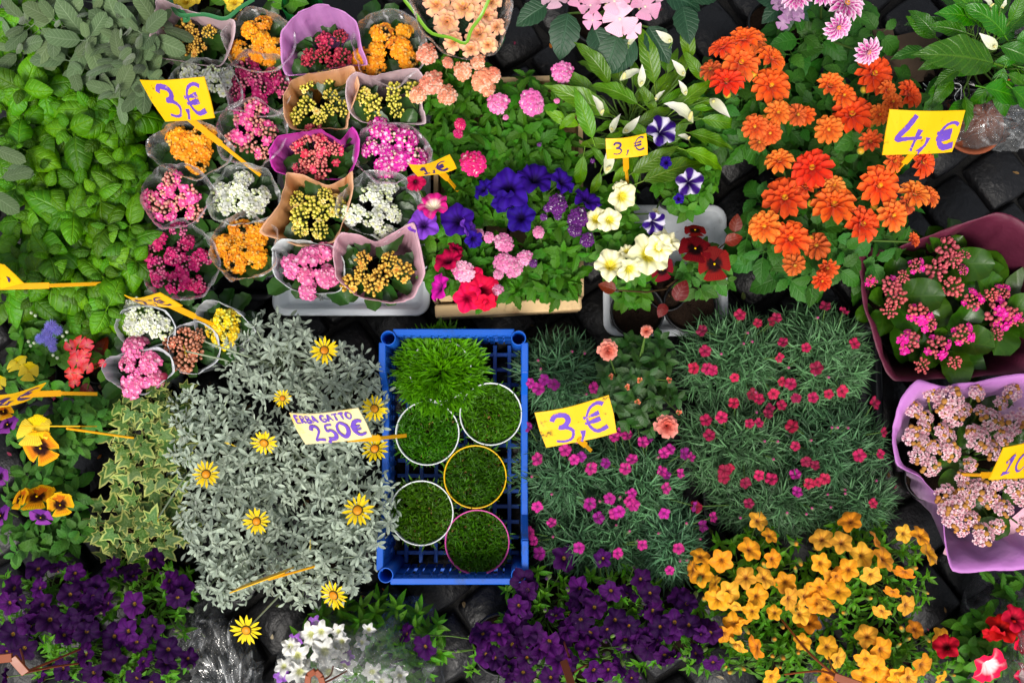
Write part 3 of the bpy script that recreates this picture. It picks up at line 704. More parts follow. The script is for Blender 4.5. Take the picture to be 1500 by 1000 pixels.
PRINTK = plain('print_dark', '3c4040', .5); PRINTW = plain('print_white', 'e9eef0', .5); PRINTG = plain('print_green', '5fae4a', .5)
STICK = plain('sticker_maroon', '7c1533', .5)
def catmull(pts, n):
    p = np.asarray(pts, float); m = len(p); t = np.arange(n)/n*m; i = t.astype(int); f = (t-i)[:, None]
    a, b, c, d = p[(i-1) % m], p[i % m], p[(i+1) % m], p[(i+2) % m]
    return .5*((2*b)+(c-a)*f+(2*a-5*b+4*c-d)*f**2+(3*b-a-3*c+d)*f**3)
def wrapper(th, c, rim, mat, base_r=.04, z0=.012, nth=108, nt_=15, crink=.004, belly=1.25, lip=0., seed=0, name='wrapper'):
    crink = crink*.55
    """sheet rising from a round base to a wavy rim (rim = photo points with heights)"""
    r = np.random.RandomState(seed); rp = np.array([P(*q) for q in rim]); tt = np.arange(nth)/nth*len(rp); ti = tt.astype(int); tf = (tt-ti)[:, None]
    pts = .55*catmull(rp, nth)+.45*(rp[ti % len(rp)]*(1-tf)+rp[(ti+1) % len(rp)]*tf)
    out = []; ph = r.rand(6)*6; th_ = np.arctan2(pts[:, 1]-c[1], pts[:, 0]-c[0])
    base = np.stack([c[0]+base_r*np.cos(th_), c[1]+base_r*np.sin(th_), np.full(nth, z0)], -1)
    for t in np.linspace(0, 1, nt_):
        w = .80*(t/.72)**belly if t < .72 else .80+.20*((t-.72)/.28)**1.15; tz = .93*(t/.72)**.95 if t < .72 else .93+.07*sin(pi/2*(t-.72)/.28)
        p = base*(1-w)+pts*w; p[:, 2] = z0+(pts[:, 2]-z0)*tz
        k = crink*sin(pi*min(t*.9+.15, 1))*(np.sin(th_*7+ph[0]+t*2)+.7*np.sin(th_*13+ph[1]-t*3)+.5*np.sin(th_*23+ph[2]))
        k = k+crink*.8*t*(np.abs(np.sin(th_*3.5+ph[3]+.8*t))+.7*np.abs(np.sin(th_*6+ph[4]-1.2*t))-.9)+r.uniform(-1, 1, nth)*crink*.1+.003*t*(((th_+ph[0]) % (2*pi))/(2*pi) < .22)
        d = np.stack([np.cos(th_), np.sin(th_), np.zeros(nth)], -1); out.append(p+d*k[:, None]+np.array([[0, 0, 1.]])*(crink*.35*t*np.sin(th_*5+ph[5]))[:, None])
    if lip:
        p = out[-1].copy(); d = np.stack([np.cos(th_), np.sin(th_), np.zeros(nth)], -1); lv = lip*(1 if mat is not FILM else .3+.7*np.clip(np.sin(th_*2+ph[3])+.6*np.sin(th_*5+ph[4]), 0, 1.5)[:, None]); out.append(p+d*lv+np.array([[0, 0, -.35]])*lv)
    Pt = np.array(out); Pt = Pt-np.array([c[0], c[1], 0]); nt2 = len(out)
    uv = np.zeros((nt2, nth, 2)); uv[..., 0] = np.linspace(0, 1, nth)[None]; uv[..., 1] = np.linspace(0, 1, nt2)[:, None]
    me = mesh(name, grid(Pt, uv, wrap=True), mat); o = put(th, name, me, TR(c[0], c[1], 0))
    if mat not in (FILM, FILM2):
        sol = o.modifiers.new('sheet', 'SOLIDIFY'); sol.thickness = .0003
    return o, Pt
def ring(px, py, rx, ry, z, jit=.16, n=11, dz=.012, tilt=(0, 0), rot=0.):
    out = []
    for i in range(n):
        a = 2*pi*i/n+rot; k = 1+U(-jit, jit)
        out.append((px+rx*k*cos(a), py-ry*k*sin(a), z+U(-dz, dz)+tilt[0]*cos(a)+tilt[1]*sin(a)))
    return out
PAL = {  # bud, tip, floret, floret centre, open fraction
    'gold': ('a87818', 'ecc04e', 'e7b24a', 'c9741c', .03), 'yellow': ('a0a018', 'f0dc62', 'efe08a', 'd8a020', .02),
    'orange': ('c9922a', 'e9b35a', 'f79a12', 'f0c030', .62), 'crimson': ('8c1632', 'c2405a', 'b01a44', 'd85a6a', .12),
    'magenta': ('8a0f52', 'd06a8a', 'c20f66', 'e0508a', .42), 'darkmag': ('870f4c', 'd8788a', 'a80c58', 'd44c88', .28),
    'pink': ('cc7468', 'e8a898', 'f0509c', 'f8c0d8', .25), 'coral': ('b8404a', 'e08a7c', 'e83a5e', 'f08a90', .1),
    'white': ('b7c47c', 'e3ead0', 'dcded4', 'd0d68a', .42), 'pinkwhite': ('c98a80', 'f0d0c0', 'd626a0', 'f8e6f0', .5),
    'salmon': ('a9653f', 'd99a7c', 'd9805e', 'e8c0a0', .05), 'brightyellow': ('b8b42c', 'dfd860', 'f2cc0a', 'f2e050', .3),
    'rosepink': ('cf6a8c', 'efa8bc', 'ea6aa4', 'f8cfe0', .6), 'budpink': ('b84450', 'd8666c', 'e5149a', 'f070c0', .03), 'budmix': ('b84450', 'd8666c', 'e5149a', 'f050b0', .2),
    'palepink': ('c98a4a', 'dfb07c', 'eec3cd', 'd890a4', .72), 'hotpink': ('c0566a', 'f0b0b0', 'ee3a90', 'f8b0d0', .45)}
def clus(pal, i):
    b, t, f, c, o = PAL[pal]
    return M_(f'flower_cluster/{pal}{i}', lambda: kcluster(lin(b), lin(t), lin(f), lin(c), o, 27 if o < .4 else 24, i+len(pal), .5 if o > .4 else .42), BUDMAT)
def bouquet(label, px, py, rx, ry, pal, wrap, rim, n=6, z=.205, leaves=15, leafkind='kal', cr=14.5, accents=0, base_r=.042, group=None, lip=0., crink=.004, leaflen=.05):
    th, c = plant('kalanchoe_bouquet', label, 'potted flower', px, py, z-.03, group)
    pot(th, c, .043, .085)
    tips = []
    for dx, dy, q in disc(n, rx, ry, .35, U(0, 6)):
        zz = z+.012*(1-q*q)+U(-.006, .006); k = cr*U(.8, 1.15)
        nn = nrm((dx*.012, -dy*.012, 1))
        o, p = flower(th, 'flower_cluster', clus(pal, R.randrange(3)), px+dx*1.12, py+dy*1.12, zz, k, n=nn)
        tips.append(p-[0, 0, .012])
    if accents:
        b, t, f, cc, o_ = PAL[pal]
        me = M_(f'floret/{pal}', lambda: kfloret(lin(f), lin(cc), 3), PETAL)
        for dx, dy, q in disc(accents, rx*.8, ry*.8, .8, U(0, 6)): flower(th, 'floret', me, px+dx, py+dy, z+.022, U(6.5, 8.5), .4)
    for i in range(leaves):
        a = 2.39996*i+U(-.3, .3); rr = U(.3, 1.5)
        p = P(px+cos(a)*rx*rr*.6, py-sin(a)*ry*rr*.6, z-U(.012, .05))
        put_leaf(th, leafkind, p, azel(a, U(-.1, .55)), leaflen*U(.8, 1.2))
    stems(th, (c[0], c[1], .07), tips, .002)
    if wrap == 'clear': wrapper(th, c, rim, FILM, base_r, seed=int(px), lip=0, crink=.005, belly=1.0)
    elif wrap: wrapper(th, c, rim, WR[wrap], base_r, seed=int(px), lip=0, crink=crink, belly=1.0)
    return th, c
GB = 'kalanchoes wrapped for sale'
def cl(px, py, rx, ry, z=.235): return ring(px, py, rx*1.08, ry*1.08, z, .12, 13, .014)
bouquet('gold kalanchoe buds in a tall dusky lilac film cone beside the sage', 284, 58, 26, 18, 'gold', 'lilac', [(232, 0, .29), (262, 12, .28), (300, 22, .26), (345, 30, .25), (338, 72, .225), (322, 98, .215), (278, 92, .21), (222, 82, .23), (214, 70, .26), (222, 40, .28)], 6, group=GB)
bouquet('loose orange kalanchoe in clear film between lilac and purple wrapped bouquets', 378, 62, 32, 30, 'orange', 'clear', cl(380, 62, 48, 46), 7, group=GB)
bouquet('crimson kalanchoe deep inside a tall bright purple wrapper', 482, 76, 34, 22, 'crimson', 'purple', [(412, 45, .27), (438, 20, .29), (472, 8, .30), (505, 18, .30), (522, 32, .29), (530, 70, .25), (538, 95, .23), (505, 96, .215), (470, 104, .21), (420, 112, .22), (412, 85, .25)], 6, group=GB, lip=.004)
bouquet('yellow-orange kalanchoe in clear film behind the peach verbena', 566, 76, 36, 34, 'orange', 'clear', cl(572, 70, 52, 54), 7, group=GB)
bouquet('white kalanchoe half covered by a yellow 3 euro sign', 306, 116, 32, 12, 'white', 'clear', cl(300, 128, 52, 40), 5, group=GB)
bouquet('dark magenta kalanchoe in clear film, neighbour of the purple wrapper', 378, 122, 34, 32, 'darkmag', 'clear', cl(378, 124, 48, 46), 8, group=GB)
bouquet('yellow kalanchoe buds with one orange bloom in a peach and amber wrapper', 468, 152, 34, 34, 'yellow', 'amber', [(416, 140, .26), (428, 118, .265), (455, 108, .265), (490, 104, .26), (516, 98, .25), (524, 125, .24), (512, 160, .23), (508, 188, .22), (480, 188, .21), (428, 190, .22), (416, 170, .245)], 8, group=GB, accents=1, lip=.005)
bouquet('cream-yellow kalanchoe buds in a greyish lilac wrapper beside peach verbena', 568, 146, 38, 22, 'yellow', 'lilac', [(506, 120, .26), (522, 106, .26), (545, 112, .255), (580, 104, .255), (612, 100, .25), (622, 118, .24), (618, 150, .225), (622, 180, .215), (580, 178, .21), (530, 180, .215), (510, 160, .235)], 7, group=GB, lip=.005)
bouquet('pink and salmon kalanchoe in clear film under the yellow sign stake', 368, 190, 34, 32, 'pink', 'clear', cl(370, 195, 50, 46), 7, group=GB, accents=4)
bouquet('small orange kalanchoe in clear film under a yellow 3 euro sign', 284, 216, 28, 24, 'orange', 'clear', cl(280, 218, 56, 40), 6, group=GB)
bouquet('coral red kalanchoe in a magenta-purple wrapper', 464, 226, 34, 30, 'coral', 'magenta', [(396, 218, .26), (410, 200, .265), (440, 196, .26), (470, 190, .25), (498, 206, .25), (516, 186, .25), (527, 205, .24), (522, 240, .225), (505, 262, .21), (450, 262, .205), (405, 252, .22), (396, 235, .24)], 8, group=GB, accents=2, lip=.004)
bouquet('magenta and cream kalanchoe full of open blooms next to the small 1 euro sign', 572, 218, 38, 32, 'pinkwhite', 'clear', cl(574, 222, 52, 44), 8, group=GB)
bouquet('pale salmon pink kalanchoe in clear film beside the basil', 256, 288, 34, 34, 'pink', 'clear', cl(258, 286, 50, 46), 7, group=GB, accents=3)
bouquet('white kalanchoe in clear film beside the amber wrapper', 356, 286, 34, 22, 'white', 'clear', cl(356, 288, 50, 42), 7, group=GB)
bouquet('golden yellow kalanchoe buds in an amber and orange wrapper', 462, 310, 30, 32, 'yellow', 'amber', [(382, 338, .25), (408, 300, .26), (418, 270, .26), (420, 252, .255), (448, 258, .24), (480, 272, .235), (505, 260, .24), (516, 250, .25), (518, 275, .24), (506, 318, .225), (488, 355, .21), (440, 358, .205), (405, 348, .23)], 8, group=GB, lip=.004)
bouquet('white double kalanchoe in clear film above the pink-lilac wrapper', 552, 302, 36, 32, 'white', 'clear', cl(556, 302, 54, 46), 7, group=GB)
bouquet('deep magenta-red kalanchoe, big and full, in clear film beside the basil', 260, 382, 44, 44, 'magenta', 'clear', cl(262, 384, 58, 56, .215), 11, group=GB)
bouquet('bright orange kalanchoe in clear film beside the amber wrapper', 356, 362, 32, 34, 'orange', 'clear', cl(356, 362, 48, 48), 8, group=GB)
bouquet('pink daisy-like kalanchoe in a white sleeve printed with dark flowers', 458, 392, 32, 30, 'rosepink', 'printed', [(400, 365, .24), (415, 352, .23), (450, 355, .22), (490, 362, .215), (505, 385, .205), (500, 425, .20), (470, 430, .2), (430, 425, .21), (405, 408, .225), (398, 385, .235)], 6, group=GB, accents=4, cr=14)
bouquet('gold kalanchoe buds in a dusky pink-lilac wrapper at the tray corner', 550, 396, 36, 30, 'gold', 'pinklilac', [(488, 362, .25), (500, 340, .255), (525, 344, .25), (550, 354, .24), (578, 340, .245), (605, 326, .25), (614, 350, .245), (622, 400, .23), (606, 436, .215), (570, 442, .205), (520, 430, .21), (492, 405, .23)], 7, group=GB, lip=.005)
bouquet('greenish white kalanchoe in a white paper cone below a 2 euro sign', 208, 472, 27, 20, 'white', 'white', [(172, 490, .22), (168, 475, .23), (180, 455, .235), (205, 448, .225), (240, 455, .22), (256, 478, .21), (250, 500, .2), (215, 510, .2), (185, 505, .205)], 6, group=GB, z=.19)
tb, cb = bouquet('pink kalanchoe in a white paper cone with a round maroon sticker', 203, 542, 28, 32, 'rosepink', 'white', [(148, 540, .23), (158, 525, .225), (185, 520, .21), (230, 508, .215), (250, 520, .22), (255, 545, .21), (235, 562, .2), (210, 578, .2), (180, 570, .21), (158, 555, .225)], 6, group=GB, z=.19)
p = P(240, 551, .216); put(tb, 'sticker', mesh('sticker', revolve([(.0075, 0), (.0075, .0005), (.0001, .0007)], 20), STICK), MZ(p, (.5, -.3, .8)))
bouquet('brownish salmon kalanchoe in a grey cone beside the silver foliage', 272, 506, 22, 22, 'salmon', 'white', [(246, 500, .21), (262, 478, .21), (290, 470, .21), (320, 490, .205), (318, 525, .195), (290, 545, .19), (258, 540, .2)], 5, group=GB, z=.185)
bouquet('bright yellow kalanchoe in a white film cone at the tip of a sign stake', 328, 478, 20, 20, 'brightyellow', 'white', [(284, 462, .22), (300, 440, .235), (325, 444, .23), (355, 462, .22), (372, 485, .205), (350, 505, .19), (310, 505, .19), (288, 485, .2)], 5, group=GB, z=.185)
# printed marks on the white sleeve
th = [o for o in COL.objects if o.get('label', '').startswith('pink daisy-like')][0]
fm = mesh('printed_flower', join(ring_petals(5, .1, leaf(.8, .7, 3, 1, 'round', 0, 0), 0.0, jit=.1)), PRINTK)
fg = mesh('printed_leaf', leaf(1, .6, 4, 1, 'ovate', 0, 0), PRINTG)
for i, (x, y, zz) in enumerate(((418, 372, .222), (423, 418, .212), (412, 396, .221), (440, 428, .200), (470, 436, .186))):
    put(th, 'printed_flower', fm, MZ(P(x, y, zz), (-.5, -.6, 1), U(0, 6), .0075))
# yellow bloom with a green ribbon at the head of the rows, and a green-sleeved one
YB = dict(y=M_('petunia_flower/yel', lambda: petunia(lin('f2d23a'), lin('c9a010')), PETAL))
th, c = plant('wrapped_plant', 'yellow-flowered plant with a shiny green ribbon behind the lilac cone', 'potted flower', 300, -18, .2)
pot(th, c)
for x, y in ((270, 2), (285, -8), (342, 2), (330, -12), (300, -20), (252, -8)): flower(th, 'flower', YB['y'], x, y, .22, 15, .4)
for i in range(14): put_leaf(th, 'petu', P(300+U(-60, 60), -14+U(-22, 18), U(.16, .2)), azel(U(0, 6.28), .2), .05)
RIB = plain('ribbon_green', '2f6f40', .25, .5, 10, .1, .1); RIBY = plain('ribbon_lime', '6a9c1c', .3, .5, 10, .1, .1); RIBD = plain('ribbon_dark_green', '0d5a22', .3, .5, 10, .1, .1)
def ribbon(th, pts, w, mat, name='ribbon'):
    pts = np.array([P(*q) for q in pts]); n = 24; t = np.linspace(0, len(pts)-1.001, n); i = t.astype(int); f = (t-i)[:, None]
    m = len(pts); a, b, c_, d = pts[np.clip(i-1, 0, m-1)], pts[i], pts[np.clip(i+1, 0, m-1)], pts[np.clip(i+2, 0, m-1)]
    q = .5*((2*b)+(c_-a)*f+(2*a-5*b+4*c_-d)*f**2+(3*b-a-3*c_+d)*f**3)
    dr = np.gradient(q, axis=0); sd_ = np.array([nrm(np.cross(x, (0, 0, 1))) for x in dr])
    Pt = np.stack([q-sd_*w/2+[0, 0, .0015], q, q+sd_*w/2+[0, 0, .0015]], 1); o0 = np.array(th.location)
    put(th, name, mesh(name, grid(Pt-o0, np.zeros(Pt.shape[:2]+(2,))), mat), TR(*o0))
ribbon(th, [(250, 0, .25), (262, 22, .26), (300, 22, .262), (330, 28, .262), (352, 12, .262), (372, 0, .26)], .008, RIB)
ribbon(th, [(256, 8, .25), (275, 28, .262), (268, 30, .262)], .01, RIB)
th, c = plant('wrapped_plant', 'dark green sleeve between orange kalanchoe and the purple wrapper', 'potted flower', 440, 6, .2)
pot(th, c, mat=POTGREEN)
wrapper(th, c, ring(440, 4, 28, 22, .22, .12), wrapmat('film_green', '0c6a2a', '074a1c', .15, False), .035, seed=5)
for i in range(12): put_leaf(th, 'petu', P(440+U(-20, 20), 0+U(-18, 10), U(.15, .2)), azel(U(0, 6.28), .3), .045)
# ------------------------------------------------------------------ herbs: basil and sage
def bushy(th, kind, px, py, rx, ry, z, dome, nshoot, tiers, tilt=.5, stemmat=None, base_z=.08, r=.002, zj=.012, names='leaf', jit=.35):
    tips = []
    for dx, dy, q in disc(nshoot, rx, ry, jit, U(0, 6)):
        zz = z-dome*q*q+U(-zj, zj); p = P(px+dx, py+dy, zz)
        ax = nrm((dx/rx*tilt+U(-.2, .2), -dy/ry*tilt+U(-.2, .2), 1)); shoot(th, kind, p, ax, tiers, name=names)
        tips.append(p-ax*tiers[-1][3])
    c = np.array(th.location); stems(th, (c[0], c[1], base_z), tips, r, stemmat)
BT = [(2, .034, .85, .0), (2, .062, .45, .006), (2, .082, .15, .022), (2, .08, -.1, .048)]
for i, (x, y, rx, ry, lab) in enumerate((
        (30, 112, 62, 62, 'bright green basil plant tangled with the sage at its edge'), (132, 172, 62, 52, 'leafy basil plant in front of the grey-green sage'),
        (28, 232, 62, 60, 'basil plant with two grey sage leaves poking through it'), (160, 270, 52, 62, 'basil plant pressed against the salmon pink kalanchoe'),
        (75, 318, 62, 58, 'bushy basil plant amid the other basil, clear of any sign'), (168, 366, 46, 58, 'basil plant pressed against the deep magenta-red kalanchoe'),
        (40, 400, 66, 52, 'basil plant under the plain yellow sign and its stake'), (128, 440, 56, 46, 'big-leaved basil plant above the blue ageratum'), (40, 20, 60, 46, 'basil plant showing behind the sage at the stall edge'))):
    th, c = plant('basil_plant', lab, 'basil', x, y, .2, 'basil plants packed together')
    pot(th, c, .055, .11, mat=POTTERRA)
    bushy(th, 'basil', x, y, rx, ry, .235+U(-.01, .01), .045, 9, BT, .6, base_z=.1, zj=.022)
ST = [(2, .034, .8, .0), (3, .058, .45, .01), (3, .07, .15, .03)]
for x, y, rx, ry, n, lab in ((92, 40, 92, 60, 9, 'grey-green sage bush with long felted leaves leaning over the basil'), (185, 100, 50, 60, 7, 'smaller sage bush beside the yellow 3 euro sign'), (205, 30, 40, 50, 5, 'sage bush touching the dusky lilac cone')):
    th, c = plant('sage_plant', lab, 'sage', x, y, .2, 'sage plants'); pot(th, c, .055, .11)
    bushy(th, 'sage', x, y, rx, ry, .27, .04, n, ST, .7, STEMPALE, base_z=.1)
th, c = plant('sage_plant', 'few broad grey sage leaves sticking out among the basil', 'sage', -6, 245, .2, 'sage plants'); pot(th, c, .045, .1)
for x, y, a, L in ((-15, 215, -.4, .065), (-5, 262, .2, .06), (4, 246, -.2, .05), (-18, 280, -.6, .06)): put_leaf(th, 'sage', P(x, y, .265), azel(a, .15), L, 0)

# ------------------------------------------------------------------ verbenas and petunias in the pine crate
VT = [(2, .026, .8, 0), (2, .042, .35, .006), (2, .05, .1, .018), (2, .05, -.1, .034)]
VB = {}
def vh(key, c, e, c2=None):
    return [M_(f'verbena_head/{key}{i}', lambda i=i: verbena(lin(c), lin(e), None if c2 is None else lin(c2), 20, i), PETAL) for i in range(2)]
V_PEACH = vh('peach', 'f49674', 'f9dcb0', 'facbb0'); V_PINK = vh('pink', 'ee6fb4', 'fff0f4', 'f49acb'); V_MAG = vh('mag', 'e0186c', 'ffe8e0', 'ee2a84')
V_PURP = vh('purp', '5c1470', 'f4e8f4', '6d1880'); V_PALE = vh('pale', 'f086b8', 'ffe6ee', 'f8b6d2'); V_GREEN = V_ROSE = vh('rose', 'ea6aa8', 'f8d0e0')
def verbplant(label, px, py, rx, ry, n, heads, meshes, z=.215):
    th, c = plant('verbena_plant', label, 'verbena', px, py, z-.02, 'verbenas in and around the pine crate'); pot(th, c, .045, .09, .018)
    bushy(th, 'verb', px, py, rx, ry, z, .03, int(n*1.45), VT, .6, base_z=.09, zj=.022)
    for q in heads:
        o, p = flower(th, 'flower_head', pick(meshes), q[0], q[1], (q[3] if len(q) > 3 else z+.03), q[2], .35, n=None)
        stems(th, (p[0], p[1]-.004, p[2]-.06), [p-[0, 0, .006]], .0016)
verbplant('peach-coloured verbena beside the lilac wrapped bouquets', 655, 118, 48, 52, 11, [(625, 80, 18), (612, 140, 15), (632, 122, 20), (655, 140, 17), (678, 105, 16), (700, 92, 13), (708, 118, 20), (722, 110, 14), (715, 130, 13), (656, 92, 10)], V_PEACH)
verbplant('pink verbena with three round heads beside the dark gap', 765, 160, 62, 52, 13, [(823, 106, 18), (729, 152, 18), (779, 150, 21), (741, 172, 5), (816, 148, 5)], V_PINK)
verbplant('magenta verbena above the small 1 euro sign', 668, 205, 52, 40, 10, [(674, 182, 10), (671, 196, 8), (694, 240, 22)], V_MAG)
verbplant('leafy verbena without open heads amid the crate', 740, 222, 62, 36, 11, [], V_MAG, .205)
verbplant('leafy green verbena with tiny buds behind the violet petunias', 802, 225, 48, 52, 11, [(790, 212, 4), (868, 236, 4)], V_PURP, .205)
verbplant('leafy green verbena around the foot of the small 1 euro sign', 690, 290, 40, 44, 9, [], V_MAG, .2)
verbplant('leafy green verbena over the plank end of the pine crate', 808, 408, 40, 30, 8, [], V_PALE, .19)
verbplant('dark purple verbena with white eyes beside the violet petunias', 822, 340, 50, 62, 12, [(816, 300, 17, .25), (802, 305, 7, .25), (796, 318, 6), (817, 316, 7), (846, 320, 17), (842, 336, 12), (860, 352, 12), (781, 386, 7)], V_PURP, .21)
verbplant('pale pink verbena over the front plank of the pine crate', 742, 395, 62, 42, 12, [(702, 342, 8), (716, 348, 9), (738, 356, 16), (738, 385, 17), (752, 392, 17), (768, 378, 13), (728, 424, 10), (730, 402, 9), (789, 340, 10)], V_PALE, .2)
verbplant('white-pink verbena head beside the red petunia', 682, 392, 34, 30, 6, [(679, 398, 18)], vh('wp', 'f6b2cc', 'ffffff', 'ea6aa8'), .215)
def pmesh(key, *a, **k): return [M_(f'petunia_flower/{key}{i}', lambda i=i: petunia(*a, seed=i, **k), PETAL_SATIN) for i in range(2)]
P_VIO = pmesh('violet', lin('2c0c7c'), lin('12042e'), cv=lin('1c0650'), ruf=.12); P_PUR = pmesh('purple', lin('7a3fc0'), lin('2c1050'), cv=lin('3a1470'))
P_STAR = pmesh('pinkstar', lin('d8208c'), lin('f2e4c8'), cv=lin('f4b8d8'), eye=.34); P_RED = pmesh('red', lin('e0103c'), lin('8a0422'), cv=lin('9c0830'))
P_CRIM = pmesh('crimson', lin('b80a48'), lin('4a0420')); P_MAG = pmesh('magenta', lin('c4169a'), lin('5a0850')); P_CREAM = pmesh('cream', lin('f4efc0'), lin('d8c83a'), cv=lin('c9c878'), ruf=.13, eye=.3)
P_WV = pmesh('whiteviolet', lin('2e0e68'), lin('1a0840'), star=lin('dcd6ea')); P_RW = pmesh('redwhite', lin('dc1648'), lin('f4e0e0'), cv=lin('f6e4e8'), eye=.36); P_REDD = pmesh('deepred', lin('b8101c'), lin('4a0408'))
P_WHITE = pmesh('white', lin('e9e9e4'), lin('c9cfa0'), eye=.3)
PT = [(3, .024, .6, 0), (3, .034, .25, .01), (2, .038, 0, .025)]
def petplant(label, px, py, rx, ry, n, flowers, z=.2, cat='petunia', kind='petu', group='petunia pots', tiers=PT, name='petunia_plant', pz=.012, pr=.045, pxy=None):
    th, c = plant(name, label, cat, px, py, z-.02, group)
    if pxy: c = P(*pxy, .1)
    pot(th, c, pr, .09, pz)
    bushy(th, kind, px, py, rx, ry, z, .03, int(n*1.3), tiers, .5, base_z=.09)
    tips = []
    for ms, x, y, r, *e in flowers:
        t = e[0] if e else .35; az = e[1] if len(e) > 1 else None
        zz = z+.03+U(0, .012); nn = lean(t, az) if az is not None else lean(U(0, t))
        o, p = flower(th, 'flower', pick(ms), x, y, zz, r, n=nn); tips.append(p-np.asarray(nn)*r*MPP(zz)*.7)
    stems(th, (c[0], c[1], .09), tips, .0018)
    return th
petplant('deep violet petunia with the largest blooms, in the crate', 752, 285, 52, 40, 9, [(P_VIO, 745, 276, 30), (P_VIO, 785, 258, 27, .6, 1.2), (P_VIO, 762, 318, 22), (P_VIO, 826, 264, 20, .8, .5), (P_VIO, 706, 275, 16, 1., 2.6), (P_VIO, 738, 296, 18, 1., -1), (P_VIO, 862, 290, 22, 1., 1.)], .215)
petplant('petunia with violet and pale purple blooms beside a pink star petunia', 655, 330, 40, 38, 8, [(P_VIO, 668, 322, 25), (P_PUR, 620, 328, 22), (P_PUR, 688, 332, 16, 1.2, .4), (P_VIO, 695, 352, 14, 1., -1), (P_STAR, 634, 298, 23, .6, 1.8)], .215)
petplant('crimson petunia with a closed magenta bloom over the crate corner', 652, 395, 36, 34, 8, [(P_CRIM, 655, 378, 22, .9, 2.), (P_CRIM, 668, 362, 12, 1.2, 1.), (P_MAG, 641, 420, 20, 1.2, 3.), (P_CRIM, 610, 268, 14, 1.)], .2)
petplant('bright red petunia spilling over the front plank', 698, 418, 36, 26, 6, [(P_RED, 708, 424, 24), (P_RED, 685, 436, 21), (P_RED, 692, 408, 18), (P_RED, 712, 444, 15, .8, -1.5)], .205)
# white-violet, cream petunias and red pansies on the grey tray
petplant('violet and white striped petunia beside the peace lily', 1002, 258, 46, 54, 11, [(P_WV, 1011, 267, 20, .5), (P_WV, 971, 190, 23, .5), (P_WV, 960, 328, 18, .9, -1.), (P_VIO, 975, 238, 9, .5), (P_VIO, 995, 291, 8, .6)], .215)
petplant('cream-yellow petunia with frilled blooms on the grey tray', 925, 372, 46, 44, 10, [(P_CREAM, 895, 386, 24), (P_CREAM, 924, 396, 19, .8, -1.), (P_CREAM, 952, 372, 30), (P_CREAM, 978, 350, 21, .8, 1.), (P_CREAM, 918, 366, 12, .8, 2.), (P_CREAM, 966, 362, 20, .5)], .215)
petplant('pale yellow petunia next to the small 3 euro sign', 900, 305, 36, 36, 8, [(P_CREAM, 913, 289, 21, .5, -1.), (P_CREAM, 874, 320, 18), (P_CREAM, 894, 322, 17, .6), (P_CREAM, 908, 270, 11, 1., 2.), (P_CREAM, 962, 312, 8, 1., 0)], .2)
PAN_R = [M_('pansy_flower/red', lambda: pansy(lin('5e060c'), lin('740a10'), lin('160204'), seed=1), PETAL_SATIN)]
PAN_Y = [M_('pansy_flower/yel', lambda: pansy(lin('f0cc00'), lin('d9780e'), lin('260608'), rim=lin('eca80c'), seed=2), PETAL_SATIN)]
PAN_O = [M_('pansy_flower/ora', lambda: pansy(lin('c4600c'), lin('dc8c10'), lin('2a0a06'), rim=lin('eab40c'), seed=3), PETAL_SATIN)]
PAN_YP = [M_('pansy_flower/yp', lambda: pansy(lin('f4dc1a'), lin('f0d840'), None, seed=4), PETAL_SATIN)]
PAN_P = [M_('pansy_flower/pur', lambda: pansy(lin('6a2a8a'), lin('8a3ca0'), lin('1a0620'), seed=5), PETAL_SATIN)]
NT = [(3, .024, .55, 0), (3, .036, .2, .01), (3, .04, -.05, .03)]
def panplant(label, px, py, rx, ry, n, fl, z=.185, group='pansies', pxy=None):
    th, c = plant('pansy_plant', label, 'pansy', px, py, z-.02, group); pot(th, P(*pxy, .1) if pxy else c, .055 if pxy else .042, .085, .012)
    bushy(th, 'pansy', px, py, rx, ry, z, .03, n, NT, .5, base_z=.085)
    for ms, x, y, r, t, az, sp in fl:
        o, p = flower(th, 'flower', ms[0], x, y, z+.035, r, n=lean(t, az), spin=sp)
        stems(th, (p[0], p[1], p[2]-.06), [p-[0, 0, .008]], .0016)
    return th
panplant('dark red velvety pansy in a black pot on the grey tray', 1036, 395, 38, 36, 9, [(PAN_R, 1046, 386, 24, .25, -1.6, .1), (PAN_R, 1018, 365, 24, .5, 1.5, -.2), (PAN_R, 970, 394, 18, .7, -1., .3), (PAN_R, 1018, 338, 16, 1., 1.6, 0)], pxy=(1012, 446))
th, c = plant('begonia_plant', 'bronze-red begonia leaves at the edge of the grey tray', 'begonia', 985, 420, .16); pot(th, c, .04, .085, .012)
for x, y, a, L, e in ((990, 440, 1.1, .045, .5), (902, 425, 2.8, .036, .1), (1075, 340, 1.4, .036, .4), (1062, 355, .3, .036, .3), (974, 445, -2., .03, .2)): put_leaf(th, 'coleus', P(x, y, .2), azel(a, e), L, 0)
stems(th, (c[0], c[1], .09), [P(990, 440, .2), P(902, 425, .2), P(1068, 352, .2)], .002, STEMBROWN)
petplant('young green petunia without blooms, hanging over a black pot on the tray', 925, 426, 26, 18, 4, [], .15, pxy=(934, 456), pr=.054)

